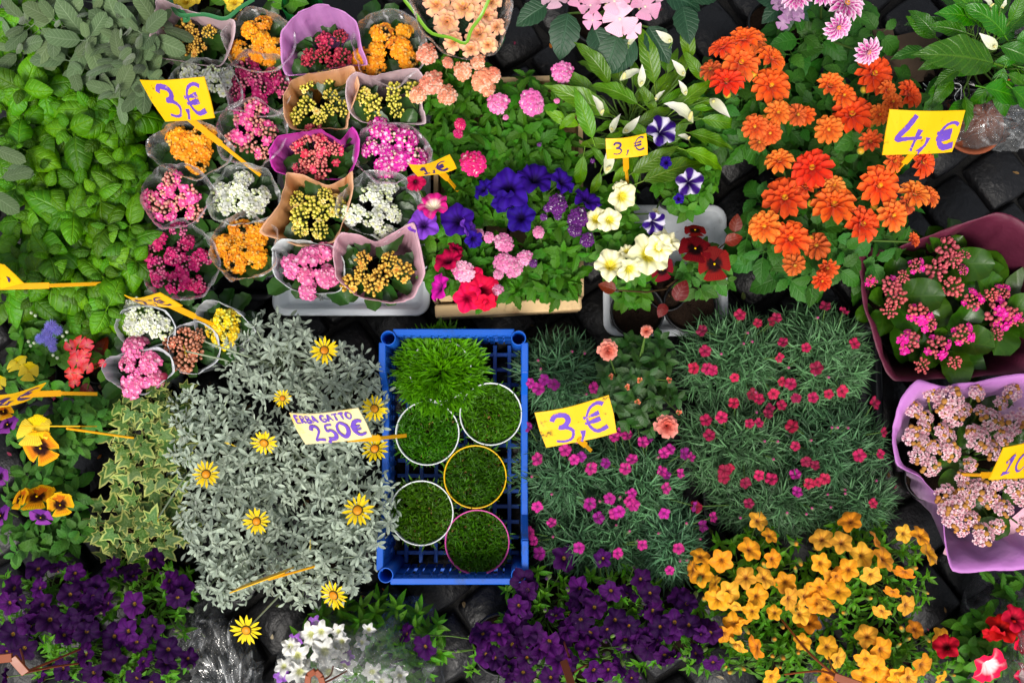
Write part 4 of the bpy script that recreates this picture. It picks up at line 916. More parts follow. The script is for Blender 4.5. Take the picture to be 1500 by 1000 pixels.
# ------------------------------------------------------------------ peace lilies
SPATHE = [M_(f'spathe/{i}', lambda i=i: leaf(1, .42, 9, 2, 'lance', .35, .3+.35*i, ruff=.02, c0=lin('c9d0a0'), c1=lin('eeebe0'), seed=i, twist=.3*i), PETAL) for i in range(3)]
SPADIX = M_('spadix', lambda: join([ico(.06, 3.0, 1, lin('e2d68a')).tf(MY((0, .2, .06), (0, 1, 1.4)) @ MZ((0, 0, 0), (0, 1, 0)))]), BUDMAT)
def lily(label, px, py, leaves, spathes, z=.25, lk='spath'):
    th, c = plant('peace_lily', label, 'peace lily', px, py, .18, 'peace lilies'); pot(th, c, .06, .12)
    tips = []
    for bx, by, tx, ty, dz in leaves:
        zb = z-.03; a, b = P(bx, by, zb), P(tx, ty, zb+dz); L = np.linalg.norm(b-a)
        put_leaf(th, lk, a-(b-a)*.22, b-a+[0, 0, .25*L], L*1.08, U(-.3, .3)); tips.append(a)
    for i in range(36):
        a = U(0, 6.28); r_ = U(10, 75); x, y = px+cos(a)*r_*1.2, py-sin(a)*r_; p = P(x, y, z-.07+U(-.03, .02))
        put_leaf(th, lk, p, azel(a+U(-.7, .7), U(-.1, .5)), U(.055, .085)); tips.append(p)
    for bx, by, tx, ty in spathes:
        a, b = P(bx, by, z+.01), P(tx, ty, z+.035); L = np.linalg.norm(b-a)
        o = put(th, 'spathe', pick(SPATHE), MY(a, b-a, s=L, roll=U(-.6, .6))); sub(o, 'spadix', SPADIX); tips.append(a)
    stems(th, (c[0], c[1], .11), tips, .0022)
lily('peace lily with drooping papery white spathes behind the small 3 euro sign', 930, 175, [
    (893, 125, 852, 62, .05), (958, 125, 940, 42, .05), (1010, 90, 1000, 28, .05), (895, 170, 806, 132, .02), (868, 205, 842, 136, .03), (935, 155, 870, 118, .01), (960, 165, 935, 125, .03),
    (1030, 120, 1000, 78, .02), (930, 185, 985, 160, .0), (985, 165, 1040, 118, .01), (1025, 175, 1082, 188, -.01), (1005, 195, 1066, 215, -.02), (938, 268, 1028, 235, -.01), (925, 255, 990, 218, .02),
    (865, 215, 888, 245, -.02), (855, 225, 846, 275, -.05), (915, 240, 900, 275, -.04), (880, 250, 868, 285, -.04), (1000, 220, 1060, 245, -.03), (975, 215, 1010, 175, .01), (845, 165, 820, 190, -.02), (900, 215, 850, 210, -.02), (950, 200, 910, 180, .02), (1010, 150, 1050, 150, .02)],
    [(908, 118, 945, 92), (938, 128, 942, 95), (985, 62, 962, 46), (1003, 112, 986, 88), (1005, 140, 996, 118), (1015, 180, 984, 138), (882, 170, 874, 138), (895, 195, 905, 165), (912, 195, 938, 172), (887, 255, 898, 212), (1010, 205, 998, 195), (1040, 145, 1068, 168), (920, 65, 930, 55), (960, 148, 970, 132)])
lily('peace lily with broad glossy leaves beside the zebra-print bag', 1445, 75, [
    (1450, 95, 1338, 80, .03), (1468, 52, 1422, 2, .05), (1430, 30, 1370, 20, .03), (1490, 85, 1452, 98, -.02), (1475, 110, 1500, 128, -.02), (1400, 60, 1385, 65, 0), (1480, 30, 1500, -10, .04), (1490, 60, 1530, 40, .02),
    (1455, 120, 1420, 160, -.05), (1480, 130, 1510, 170, -.05), (1465, 70, 1520, 95, .0), (1440, 40, 1400, -20, .04), (1500, 100, 1545, 110, 0), (1470, 100, 1450, 140, -.04), (1415, 50, 1360, 40, -.02), (1440, 130, 1490, 150, -.05)],
    [(1460, 72, 1437, 50), (1452, 12, 1448, -8), (1466, 12, 1476, 2)], lk='spathb')

# ------------------------------------------------------------------ hydrangeas, begonia
HY = [M_(f'floret/hyd{i}', lambda i=i: hydra(lin('e89cc0') if i < 2 else lin('ecb8ce'), lin('f6e6d0'), i), PETAL) for i in range(3)]
th, c = plant('hydrangea_plant', 'pink hydrangea with big dark leaves beside the black gap', 'hydrangea', 885, -10, .22); pot(th, c, .07, .13)
for x, y, r, zz, az, t in ((908, 28, 30, .33, -1.6, .3), (945, 10, 27, .335, 0, .2), (865, 8, 22, .32, 2.5, .5), (812, -2, 24, .31, 2., .3), (842, -6, 20, .315, 0, .2), (900, 2, 26, .34, 1, .2), (868, 30, 17, .31, -1.6, .9), (925, -14, 26, .34, 0, .2), (885, -18, 26, .34, 0, .2), (960, -10, 20, .32, 0, .5), (925, 42, 18, .315, -1.5, .6)):
    flower(th, 'floret', pick(HY), x, y, zz, r*.84, n=lean(t, az))
gs = [ico(.0022, 1, 0, lin('d8d09a')).tf(TR(*(P(910+U(-28, 28), 2+U(-14, 14), .325)))) for _ in range(60)]
o = join(gs); o.V -= np.array(th.location); put(th, 'bud_cluster', mesh('bud_cluster', o, BUDMAT), TR(*th.location), kind='stuff')
for x, y, a, L, e in ((832, 20, -1.75, .09, -.05), (870, 40, -1.2, .075, -.15), (905, 52, -1.9, .085, -.2), (950, 40, -1., .08, -.1), (1000, 10, -1.4, .075, .1), (800, 8, -2.6, .07, 0), (1010, -5, .2, .07, 0), (930, 60, -2.3, .08, -.3), (975, -8, -.3, .08, 0)): put_leaf(th, 'hyd', P(x, y, .26), azel(a, e), L, 0)
stems(th, (c[0], c[1], .12), [P(900, 10, .32), P(832, 20, .26), P(950, 40, .26), P(865, 8, .31), P(960, -5, .31)], .003)
th, c = plant('hydrangea_plant', 'mauve hydrangea tuft beside the pink and white dahlia', 'hydrangea', 1150, 5, .2); pot(th, c, .05, .1)
HM = [M_(f'floret/mauve{i}', lambda i=i: hydra(lin('a878a8'), lin('c9a8c0'), i), PETAL) for i in range(2)]
for i in range(16): flower(th, 'floret', pick(HM), 1152+U(-18, 22), 14+U(-26, 28), .24+U(-.02, .01), U(8, 11), .5)
for i in range(7): put_leaf(th, 'hyd', P(1150, 5, .2), azel(i*.95, .05), .06)
stems(th, (c[0], c[1], .09), [P(1150+U(-12, 12), 14+U(-15, 15), .23) for _ in range(5)], .002)
BEG = [M_(f'flower/beg{i}', lambda i=i: rose(lin('fbdcaa'), lin('f4b45a'), lin('f8bc9a'), 18, i, 1.05), PETAL) for i in range(2)]
th, c = plant('begonia_plant', 'peach double begonia in crinkled cellophane tied with lime ribbon', 'begonia', 672, 18, .2); pot(th, c, .055, .11, mat=POTGREEN)
for x, y, r in ((655, 32, 20), (680, 12, 22), (702, 50, 22), (665, 62, 16), (712, 24, 18), (640, 8, 18), (650, -8, 18), (690, -10, 20), (720, 4, 16), (715, 66, 14), (690, 72, 14), (632, 0, 14), (728, 40, 13)): flower(th, 'flower', pick(BEG), x, y, .235+U(-.008, .012), r, .4)
for i in range(14): put_leaf(th, 'hyd', P(675+U(-20, 20), 25+U(-25, 25), .18), azel(i*2.4, .1), .05)
wrapper(th, c, [(596, -20, .28), (606, 20, .27), (620, 50, .255), (650, 78, .235), (690, 88, .225), (725, 80, .23), (742, 45, .25), (752, 10, .27), (745, -30, .28), (670, -40, .29)], FILM2, .05, seed=8, crink=.006)
wrapper(th, c, ring(680, 55, 58, 34, .13, .05), POTGREEN, .045, seed=9, crink=.003, name='sleeve')
ribbon(th, [(720, -10, .3), (706, 22, .275), (690, 45, .268), (682, 64, .262), (660, 56, .262), (630, 48, .255), (608, 20, .262), (592, 0, .27)], .0065, RIBY)

# ------------------------------------------------------------------ dahlias
DM = []
for i in range(4):
    cols = (('f26a1e', 'e23a08'), ('f28430', 'e0500e'), ('ee4a14', 'da2608'), ('f6a044', 'ea6a14'))[i]
    g0, g1 = dahlia(lin(cols[0]), lin(cols[1]), lin('e0a018'), i)
    DM.append((mesh('flower', g0, PETAL), mesh('disc', g1, BUDMAT)))
for i in range(2):      # half-open and faded heads
    g0, g1 = dahlia(lin(('f07a2a', 'd8662a')[i]), lin(('d8400a', 'b8480e')[i]), lin('b8801a'), i+8, ((10, .2, .55, .9), (9, .16, .8, .85), (7, .1, 1.1, .6), (5, .05, 1.3, .4)) if i == 0 else ((12, .2, -.25, 1.), (9, .18, .2, .85), (8, .12, .7, .6), (5, .07, 1.1, .4)), Wd=.4)
    DM.append((mesh('flower', g0, PETAL), mesh('disc', g1, BUDMAT)))
DA = [(1090, 58, 26, 0), (1058, 70, 21, 0), (1085, 92, 31, 1), (1130, 86, 24, 0), (1041, 102, 20, 1), (1064, 120, 27, 2), (1130, 126, 29, 0), (1108, 60, 20, 2), (1140, 165, 20, 1), (1168, 168, 19, 0), (1106, 186, 20, 1), (1128, 195, 18, 1), (1112, 208, 16, 1)]
DB = [(1216, 126, 23, 1), (1280, 108, 31, 2), (1332, 138, 23, 0), (1300, 132, 15, 1), (1248, 168, 32, 2), (1288, 168, 17, 1), (1214, 190, 22, 1), (1275, 208, 21, 1), (1236, 140, 18, 0), (1308, 150, 16, 1), (1180, 170, 15, 0), (1310, 236, 18, 1), (1352, 238, 24, 0)]
DC = [(1142, 236, 22, 1), (1190, 246, 31, 2), (1150, 290, 33, 0), (1222, 300, 33, 0), (1288, 272, 31, 0), (1340, 284, 24, 1), (1362, 288, 18, 1), (1308, 316, 24, 1), (1263, 328, 28, 0), (1120, 332, 25, 1), (1158, 350, 29, 0), (1196, 360, 22, 3), (1164, 388, 19, 2), (1212, 392, 19, 0), (1204, 412, 15, 0), (1336, 352, 14, 1), (1222, 272, 17, 3), (1180, 275, 22, 2), (1330, 300, 16, 1)]
DT = [(2, .035, .5, 0), (2, .055, .2, .015), (3, .065, -.05, .035)]
for lab, px, py, rx, ry, n, L in (('orange-red dahlia by the peace lily, blooms in a tight bunch', 1100, 150, 62, 72, 9, DA), ('orange dahlia with a yellow 4 euro sign stuck in it', 1265, 175, 88, 70, 12, DB), ('largest orange dahlia, blooms tumbling towards the burgundy paper', 1215, 330, 110, 82, 16, DC)):
    th, c = plant('dahlia_plant', lab, 'dahlia', px, py, .2, 'orange dahlias'); pot(th, c, .065, .12)
    bushy(th, 'dahl', px, py, rx*1.12, ry*1.12, .228, .05, int(n*2.2), DT, .5, base_z=.11)
    tips = []
    for x, y, r, k in L:
        if r < 24 and R.random() < .5: k = R.choice((4, 5))
        zz = .275+U(-.012, .02); nn = nrm(((x-px)*.0045+U(-.35, .35), -(y-py)*.0045+U(-.35, .35), 1))
        o, p = flower(th, 'flower', DM[k][0], x, y, zz, r*1.02, n=nn); sub(o, 'disc', DM[k][1]); tips.append(p-nn*.008)
    for i in range(4):
        o, p = flower(th, 'bud', M_('bud/dahlia', lambda: ico(1, .8, 1, lin('8a9a2c'), lin('d8a020')), BUDMAT), px+U(-rx, rx)*.7, py+U(-ry, ry)*.7, .26, 6); tips.append(p)
    stems(th, (c[0], c[1], .11), tips, .0024)
th, c = plant('dahlia_plant', 'magenta dahlia with white petal tips beside mauve hydrangea', 'dahlia', 1220, 20, .22); pot(th, c, .06, .12)
g0, g1 = dahlia(lin('e060b8'), lin('b01088'), lin('e0a018'), 7, ((15, .2, .0, 1.), (14, .18, .3, .9), (12, .14, .6, .75), (9, .1, .9, .55), (6, .05, 1.2, .4)), cedge=lin('f8e4f0'), Wd=.3)
dm, dd = mesh('flower', g0, PETAL), mesh('disc', g1, BUDMAT); tips = []
for x, y, r, t, az in ((1240, 5, 30, .2, 0), (1168, -4, 24, .4, 2.5), (1228, 40, 23, 1., -1.3), (1272, 76, 23, 1.0, -1.2), (1205, -8, 22, .3, 1)):
    o, p = flower(th, 'flower', dm, x, y, .3, r, n=lean(t, az)); sub(o, 'disc', dd); tips.append(p-[0, 0, .01])
bushy(th, 'dahl', 1215, 45, 82, 50, .2, .05, 10, DT, .5, base_z=.11); stems(th, (c[0], c[1], .11), tips, .0024)

# ------------------------------------------------------------------ big kalanchoe bunches in paper
th, c = plant('kalanchoe_bunch', 'pink-budded kalanchoes with big round leaves in dark burgundy paper', 'potted flower', 1378, 445, .14)
RIMB = [(1258, 362, .20), (1300, 366, .19), (1345, 352, .20), (1400, 330, .25), (1460, 312, .28), (1500, 326, .29), (1560, 380, .28), (1555, 480, .24), (1500, 545, .215), (1420, 552, .20), (1312, 556, .185), (1292, 520, .19), (1268, 450, .20)]
wrapper(th, c, RIMB, WR['burgundy'], .1, .01, 130, 12, .007, .9, seed=3)
for q, (x, y, cls) in enumerate(((1300, 435, [(1305, 420, 16, 0), (1312, 435, 17, 0), (1276, 412, 9, 1), (1302, 455, 12, 0), (1322, 405, 10, 0)]), (1375, 385, [(1385, 365, 20, 0), (1370, 395, 18, 0), (1395, 380, 14, 0), (1395, 420, 17, 0), (1376, 428, 10, 0), (1342, 390, 12, 1), (1412, 372, 10, 0), (1410, 396, 8, 1)]), (1375, 500, [(1345, 460, 17, 1), (1360, 475, 12, 1), (1330, 500, 17, 1), (1372, 508, 18, 1), (1410, 490, 16, 1), (1398, 530, 11, 0), (1350, 535, 12, 0), (1355, 462, 10, 1)]), (1455, 450, [(1425, 440, 15, 1), (1460, 460, 22, 1), (1450, 432, 12, 0), (1468, 428, 12, 1), (1485, 465, 14, 1), (1458, 490, 11, 0)]))):
    p0 = P(x, y, .12); pot(th, p0, .045, .09); tips = []
    for cx_, cy_, r, k in cls:
        o, p = flower(th, 'flower_cluster', clus('budmix' if k else 'budpink', R.randrange(3)), cx_, cy_, .212+U(-.008, .012), r*.98, n=nrm((U(-.2, .2), U(-.2, .2), 1))); tips.append(p-[0, 0, .015])
    for i in range(13):
        a = i*2.39996+U(-.3, .3); out_ = max(0, -cos(a))*(q in (0, 2))+max(0, sin(a))*(q in (0, 1))*.7; put_leaf(th, 'kalbig', P(x+6+cos(a)*(6+i*2), y-sin(a)*(6+i*2), .175-.005*i), azel(a, .85-.07*i+.5*out_), U(.068, .098)*(1-.5*min(out_, 1)))
    stems(th, (p0[0], p0[1], .08), tips, .003)
th, c = plant('kalanchoe_bunch', 'pale pink double kalanchoes in crumpled orchid-purple paper', 'potted flower', 1410, 680, .14)
RIMO = [(1308, 625, .22), (1320, 585, .235), (1345, 555, .24), (1385, 566, .22), (1430, 562, .22), (1500, 548, .24), (1570, 580, .24), (1580, 700, .23), (1540, 820, .22), (1500, 832, .215), (1440, 838, .205), (1396, 834, .19), (1384, 790, .20), (1378, 735, .21), (1352, 700, .22), (1312, 680, .225)]
wrapper(th, c, RIMO, WR['orchid'], .085, .01, 150, 12, .008, 1.0, seed=4)
KP = [M_(f'flower_cluster/dbl{i}', lambda i=i: join([g for g in [rose(lin('f6dade'), lin('e6a4b4'), None, 9, q, .9).tf(MZ(v*np.array([.75, .75, .5]), v+[0, 0, .3], q, .27)) if (q*7+i) % 4 else ico(.2, .9, 1, lin('c58a3e')).tf(TR(*(v*np.array([.8, .8, .5])))) for q, v in enumerate([np.array([cos(2.4*j)*sin(sqrt((j+.4)/17)*1.3), sin(2.4*j)*sin(sqrt((j+.4)/17)*1.3), cos(sqrt((j+.4)/17)*1.3)]) for j in range(17)])]]), PETAL) for i in range(3)]
tips = []
for x, y, r in ((1390, 585, 24), (1362, 578, 13), (1338, 600, 16), (1395, 610, 20), (1382, 598, 17), (1430, 576, 15), (1482, 575, 16), (1450, 615, 20), (1436, 604, 14), (1480, 620, 22), (1500, 610, 18), (1338, 640, 20), (1350, 628, 15), (1345, 665, 18), (1362, 682, 18), (1386, 640, 17), (1392, 662, 18), (1430, 642, 22), (1450, 660, 18), (1424, 632, 14), (1384, 725, 20), (1400, 740, 20), (1395, 760, 18), (1386, 745, 16), (1415, 735, 15), (1436, 718, 22), (1450, 730, 17), (1460, 705, 15), (1485, 712, 20), (1500, 728, 18), (1438, 783, 21), (1520, 660, 20), (1520, 700, 20), (1378, 630, 13), (1412, 600, 13), (1370, 655, 14), (1352, 648, 13), (1420, 680, 13), (1408, 700, 14), (1470, 640, 15), (1422, 760, 15), (1470, 745, 16), (1410, 718, 13), (1460, 770, 14), (1355, 612, 14), (1465, 590, 13), (1500, 770, 17), (1408, 775, 13), (1490, 680, 16)):
    o, p = flower(th, 'flower_cluster', pick(KP), x, y, .215+U(-.012, .01), r, n=nrm((U(-.25, .25), U(-.25, .25), 1))); tips.append(p-[0, 0, .012])
for i in range(62):
    x, y = 1325+U(0, 200), 572+U(0, 215)
    if x > 1352+max(0, y-680)*.6: put_leaf(th, 'kalbig', P(x, y, U(.13, .19)), azel(U(-1.2, 1.2) if x < 1395+max(0, y-680)*.6 else U(0, 6.28), U(.1, .5)), U(.04, .06))
for x, y in ((1360, 600), (1450, 600), (1360, 700), (1450, 700)): pot(th, P(x, y, .1), .045, .09)
stems(th, (c[0], c[1], .07), tips, .0025)
LACE = plain('ribbon_lace', 'd9a8b8', .6, .2, 60, .2, .3, dirt='a8607a', dirtscale=70, dirtcut=(.55, .6))
ribbon(th, [(1385, 800, .12), (1410, 808, .125), (1450, 795, .13), (1485, 770, .15), (1520, 740, .17)], .03, LACE)
# ------------------------------------------------------------------ pots of cat grass in the blue crate
def blades(n, r, h0, h1, w, tiltmax, seed=0, kinds=4, mat=None, seg=3, dome=0., clump=None, curl=.6):
    rs = random.Random(seed); gs = []
    bs = [leaf(1, w, seg, 1, 'blade', .5, curl*(.4+.5*i)) for i in range(kinds)]
    for i in range(n):
        q = sqrt(rs.random())*r; a = rs.uniform(0, 2*pi); x, y = q*cos(a), q*sin(a)
        t = tiltmax*(.25+.75*q/r)*rs.uniform(.3, 1.2); az = (a+rs.uniform(-1.1, 1.1)) if h1 > .04 else rs.uniform(0, 6.28)
        d = nrm((cos(az)*sin(t), sin(az)*sin(t), cos(t))); L = rs.uniform(h0, h1)
        sh = rs.uniform(.65, 1.3); gs.append(bs[i % kinds].tint((sh, sh, sh*.95)).tf(MY((x, y, 0), d, (cos(az+pi), sin(az+pi), .3), L, rs.uniform(-.5, .5))))
    return join(gs)
POTW = plain('pot_white', 'dfe3e4', .35, .4, 15, .05, .05); POTY = plain('pot_yellow', 'e8b80a', .35, .4, 15, .05, .05); POTP = plain('pot_pink', 'c84a9a', .35, .4, 15, .05, .05); POTN = plain('pot_natural', '3d5a2a', .5)
SEED = plain('sprouted_seed', '8a6a3c', .8, .2, 80, .3, .3)
for lab, x, y, r, pm, tall in (('tall pale green wheatgrass pot overflowing its rim in the blue crate', 645, 542, 46, POTW, 1), ('cat grass in a white-rimmed pot touching the wheatgrass and sign stake', 626, 634, 47, POTW, 0), ('cat grass in a white-rimmed pot tucked beside the wheatgrass, near the dianthus', 719, 606, 46, POTW, 0), ('cat grass in a yellow-rimmed round pot', 696, 698, 46, POTY, 0), ('cat grass in a white-rimmed pot brushed by silver foliage', 617, 751, 47, POTW, 0), ('cat grass in a magenta-pink rimmed round pot', 699, 794, 47, POTP, 0)):
    hz = .14; c = P(x, y, hz); th = thing('grass_pot', lab, 'grass pot', (c[0], c[1], .0), 'grass pots in the blue crate'); rr = r*MPP(hz)
    me = M_(f'pot/{pm.name}{r}', lambda: revolve([(.001, 0), (rr*.8, 0), (rr*.82, .003), (rr*.98, .112), (rr*1.0, .118), (rr*1.0, .1205), (rr*.985, .1215), (rr*.965, .1205), (rr*.955, .116), (rr*.93, .09)], 40), pm)
    o = put(th, 'pot', me, TR(c[0], c[1], .0195)); sub(o, 'soil', M_(f'soil/grass{r}', lambda: soilgeo(rr*.945), SOIL), TR(0, 0, .104))
    if tall: g = blades(1800, rr*1.16, .03, .052, .17, .5, 1, curl=.9)
    else: g = blades(1150, rr*.955, .014, .028, .2, .6, int(x), curl=.8)
    put(th, 'grass', mesh('grass', g.tint((1, 1, 1) if tall else (.55, .56, .5)), LM['wheat']), TR(c[0], c[1], .122 if not tall else .118), kind='stuff')
    if not tall:
        rs = random.Random(int(x)); b = ico(.0022, 1.3, 0)
        g = join([b.tint(rs.uniform(.6, 1.6)).tf(MZ((cos(a)*q, sin(a)*q, rs.uniform(0, .004)), (rs.uniform(-1, 1), rs.uniform(-1, 1), .3))) for a, q in ((rs.uniform(0, 6.28), rr*.9*sqrt(rs.random())) for _ in range(220))])
        put(th, 'seed_husks', mesh('seed_husks', g, SEED), TR(c[0], c[1], .124), kind='stuff')

# ------------------------------------------------------------------ dianthus cushions
DP = [M_(f'dianthus_flower/p{i}', lambda i=i: dianthus(lin(('b41a88', '90107c', 'c42484')[i]), lin('6a0a52'), i), PETAL) for i in range(3)]
DR = [M_(f'dianthus_flower/r{i}', lambda i=i: dianthus(lin(('ac1044', '8a0a38', 'c01a50')[i]), lin('5c0420'), i), PETAL) for i in range(3)]
def cushion(label, px, py, rx, ry, n, fl, ms, seed, z=.19, grp='dianthus cushions'):
    th, c = plant('dianthus_plant', label, 'dianthus', px, py, .17, grp); pot(th, c, .055, .1)
    rs = random.Random(seed); bl = [leaf(1, .1, 3, 1, 'blade', .5, .25+.3*i) for i in range(4)]; gs = []
    m = MPP(z)
    for dx, dy, q in disc(n, rx*m, ry*m, .5, seed):
        zz = z-.1*q**2.2+rs.uniform(-.014, .014)
        ax = nrm((dx/(rx*m)*.75+rs.uniform(-.35, .35), dy/(ry*m)*.75+rs.uniform(-.35, .35), 1)); x = nrm(np.cross(ax, (.1, 1, .2))); y = np.cross(ax, x)
        for j in range(9):
            a = rs.uniform(0, 6.28); e = rs.uniform(.15, 1.25); d = (x*cos(a)+y*sin(a))*cos(e)+ax*sin(e); sh = rs.uniform(.4, 1.7)
            gs.append(bl[j % 4].tint((sh, sh, sh)).tf(MY(np.array([dx, dy, zz-.018]), d, ax, rs.uniform(.026, .046), rs.uniform(-.6, .6))))
    g = join(gs); put(th, 'foliage', mesh('foliage', g, LM['dian']), TR(c[0], c[1], 0), kind='stuff')
    tips = []
    for x, y, r in fl:
        q2 = ((x-px)/rx)**2+((y-py)/ry)**2; zz = z+.022-.05*min(q2, 1.3)+U(-.004, .006); nn = nrm(((x-px)/rx*.5+U(-.35, .35), -(y-py)/ry*.5+U(-.35, .35), 1))
        o, p = flower(th, 'flower', pick(ms), x, y, zz, r, n=nn); tips.append(p-nn*.004)
    for i in range(5):
        a = U(0, 6.28); q = U(.3, .9); x, y = px+rx*q*cos(a), py+ry*q*sin(a); o, p = flower(th, 'bud', M_('bud/dian', lambda: ico(1, 2.2, 1, lin('5c7a50'), lin('a83a72')), BUDMAT), x, y, z+.012-.05*q*q, 2.6, .9); tips.append(p)
    stems(th, (c[0], c[1], .1), tips, .0011)
PF = [(777, 561), (789, 569), (811, 563), (797, 556), (870, 568), (932, 616), (900, 639), (919, 637), (909, 632), (942, 647), (950, 642), (973, 663), (981, 658), (1003, 664), (1013, 669), (787, 672), (828, 659), (841, 673), (851, 669), (866, 686), (887, 678), (916, 686), (926, 672), (976, 695), (970, 690), (997, 693), (773, 625), (926, 722), (928, 739), (922, 735), (864, 738), (907, 749), (900, 752), (893, 730), (973, 752), (787, 742), (808, 765), (782, 792), (790, 810), (848, 802), (941, 798), (905, 810), (994, 803), (981, 835), (976, 715), (877, 758), (1019, 742), (1030, 770), (1045, 757), (775, 780)]
CF = [(1110, 473), (1130, 471), (1138, 465), (1028, 484), (1033, 514), (1016, 539), (1044, 542), (1036, 540), (1076, 553), (1142, 524), (1147, 501), (1181, 509), (1196, 539), (1252, 503), (1145, 559), (1158, 562), (1102, 577), (1112, 584), (1133, 577), (1166, 583), (1191, 582), (1214, 577), (1234, 573), (1145, 593), (1128, 598), (1125, 606), (1034, 615), (1057, 611), (1098, 620), (1112, 619), (1160, 624), (1039, 637), (1165, 653), (1259, 667), (1181, 676), (1194, 681), (1208, 701), (1198, 706), (1061, 689), (1068, 686), (1092, 707), (1112, 696), (1130, 701), (1168, 720), (1097, 737), (1279, 737), (1165, 694), (1282, 590), (1209, 448), (1084, 461), (1020, 742), (1237, 455), (1295, 633), (1290, 665), (1060, 700), (1075, 590), (1185, 708)]
def near(L, boxes, k, rr=(6.8, 10.4)):
    return [(x, y, U(*rr)) for x, y in L if min(range(len(boxes)), key=lambda b: ((x-boxes[b][0])/boxes[b][2])**2+((y-boxes[b][1])/boxes[b][3])**2) == k]
PB = [(822, 545, 62, 56), (828, 690, 66, 74), (938, 715, 70, 80), (880, 795, 96, 48), (985, 800, 46, 56)]
PL = ['purple-pink dianthus cushion at the blue crate corner beside the rose', 'purple-pink dianthus cushion under the large 3 euro sign', 'purple-pink dianthus cushion below the peach rose, dotted with flowers', 'purple-pink dianthus cushion above the dark purple calibrachoa', 'purple-pink dianthus cushion between crimson dianthus and purple calibrachoa']
for i, (x, y, rx, ry) in enumerate(PB): cushion(PL[i], x, y, rx, ry, 195 if i else 165, near(PF, PB, i), DP, i+1, .185)
CB = [(1085, 525, 76, 70), (1210, 525, 78, 82), (1090, 650, 80, 76), (1225, 660, 86, 80), (1150, 735, 92, 52), (1262, 735, 60, 50)]
CLb = ['crimson dianthus cushion beside the grey tray', 'crimson dianthus cushion beside the burgundy paper', 'crimson dianthus cushion beside the rose and purple dianthus', 'crimson dianthus cushion beside the orchid-purple paper', 'dianthus cushion with mixed purple and crimson flowers above the orange calibrachoa', 'crimson dianthus cushion between orange calibrachoa and orchid paper']
for i, (x, y, rx, ry) in enumerate(CB): cushion(CLb[i], x, y, rx, ry, 215, near(CF, CB, i), DR if i != 4 else DR+DP, i+11, .19)

# ------------------------------------------------------------------ miniature rose
RP = [M_(f'rose_flower/{i}', lambda i=i: rose(lin('f2a090'), lin('e8705a'), None, 22, i, .95), PETAL) for i in range(2)]
RBUD = M_('rose_bud', lambda: join([rose(lin('f08a6a'), lin('e06a40'), None, 7, 2, .3).tf(MZ((0, 0, .2), (0, 0, 1), 0, .9)), ico(.5, 1.1, 1, lin('5a7a2c'))]), PETAL)
th, c = plant('rose_plant', 'miniature peach rose with three open blooms between the dianthus', 'rose', 935, 560, .18); pot(th, c, .05, .1)
bushy(th, 'rose', 938, 560, 62, 74, .215, .05, 22, [(3, .022, .55, 0), (3, .033, .25, .01), (3, .036, 0, .03)], .45, base_z=.1)
tips = []
for x, y, r in ((890, 513, 15), (947, 485, 9), (976, 624, 17)): o, p = flower(th, 'flower', pick(RP), x, y, .265, r, .35); tips.append(p-[0, 0, .006])
for x, y in ((893, 552), (938, 557), (918, 567), (933, 588), (981, 557), (993, 604), (946, 486)): o, p = flower(th, 'bud', RBUD, x, y, .25, 6.5, .6); tips.append(p)
stems(th, (c[0], c[1], .1), tips, .0018)

# ------------------------------------------------------------------ silver-leaved gazania
GZ = [(mesh('flower', gazania(i)[0], PETAL), mesh('disc', gazania(i)[1], BUDMAT)) for i in range(3)]
GT = [(4, .013, 1.0, 0), (4, .02, .6, .006), (4, .024, .25, .014)]
GB_ = [(400, 525, 72, 62), (500, 590, 62, 78), (305, 640, 62, 72), (420, 680, 84, 74), (520, 745, 56, 70), (335, 765, 74, 66), (450, 820, 92, 60), (330, 850, 40, 40)]
GL = ['silver-leaved gazania by the bright yellow kalanchoe', 'silver-leaved gazania leaning on the blue crate by the black gap', 'silver-leaved gazania mingling with the variegated ivy', 'silver-leaved gazania under the paper sign for grass', 'silver-leaved gazania whose sprigs reach over a white-rimmed pot', 'silver-leaved gazania beside the ivy, without a sign', 'silver-leaved gazania with a yellow stake lying across it', 'small silver-leaved gazania beside crumpled clear plastic']
GF = [(475, 513, 20), (414, 583, 13), (387, 648, 20), (549, 598, 20), (549, 657, 20), (302, 694, 20), (376, 763, 19), (524, 747, 23), (489, 871, 22), (361, 922, 22)]
used = [min(range(8), key=lambda b: ((x-GB_[b][0])/GB_[b][2])**2+((y-GB_[b][1])/GB_[b][3])**2) for x, y, r in GF]
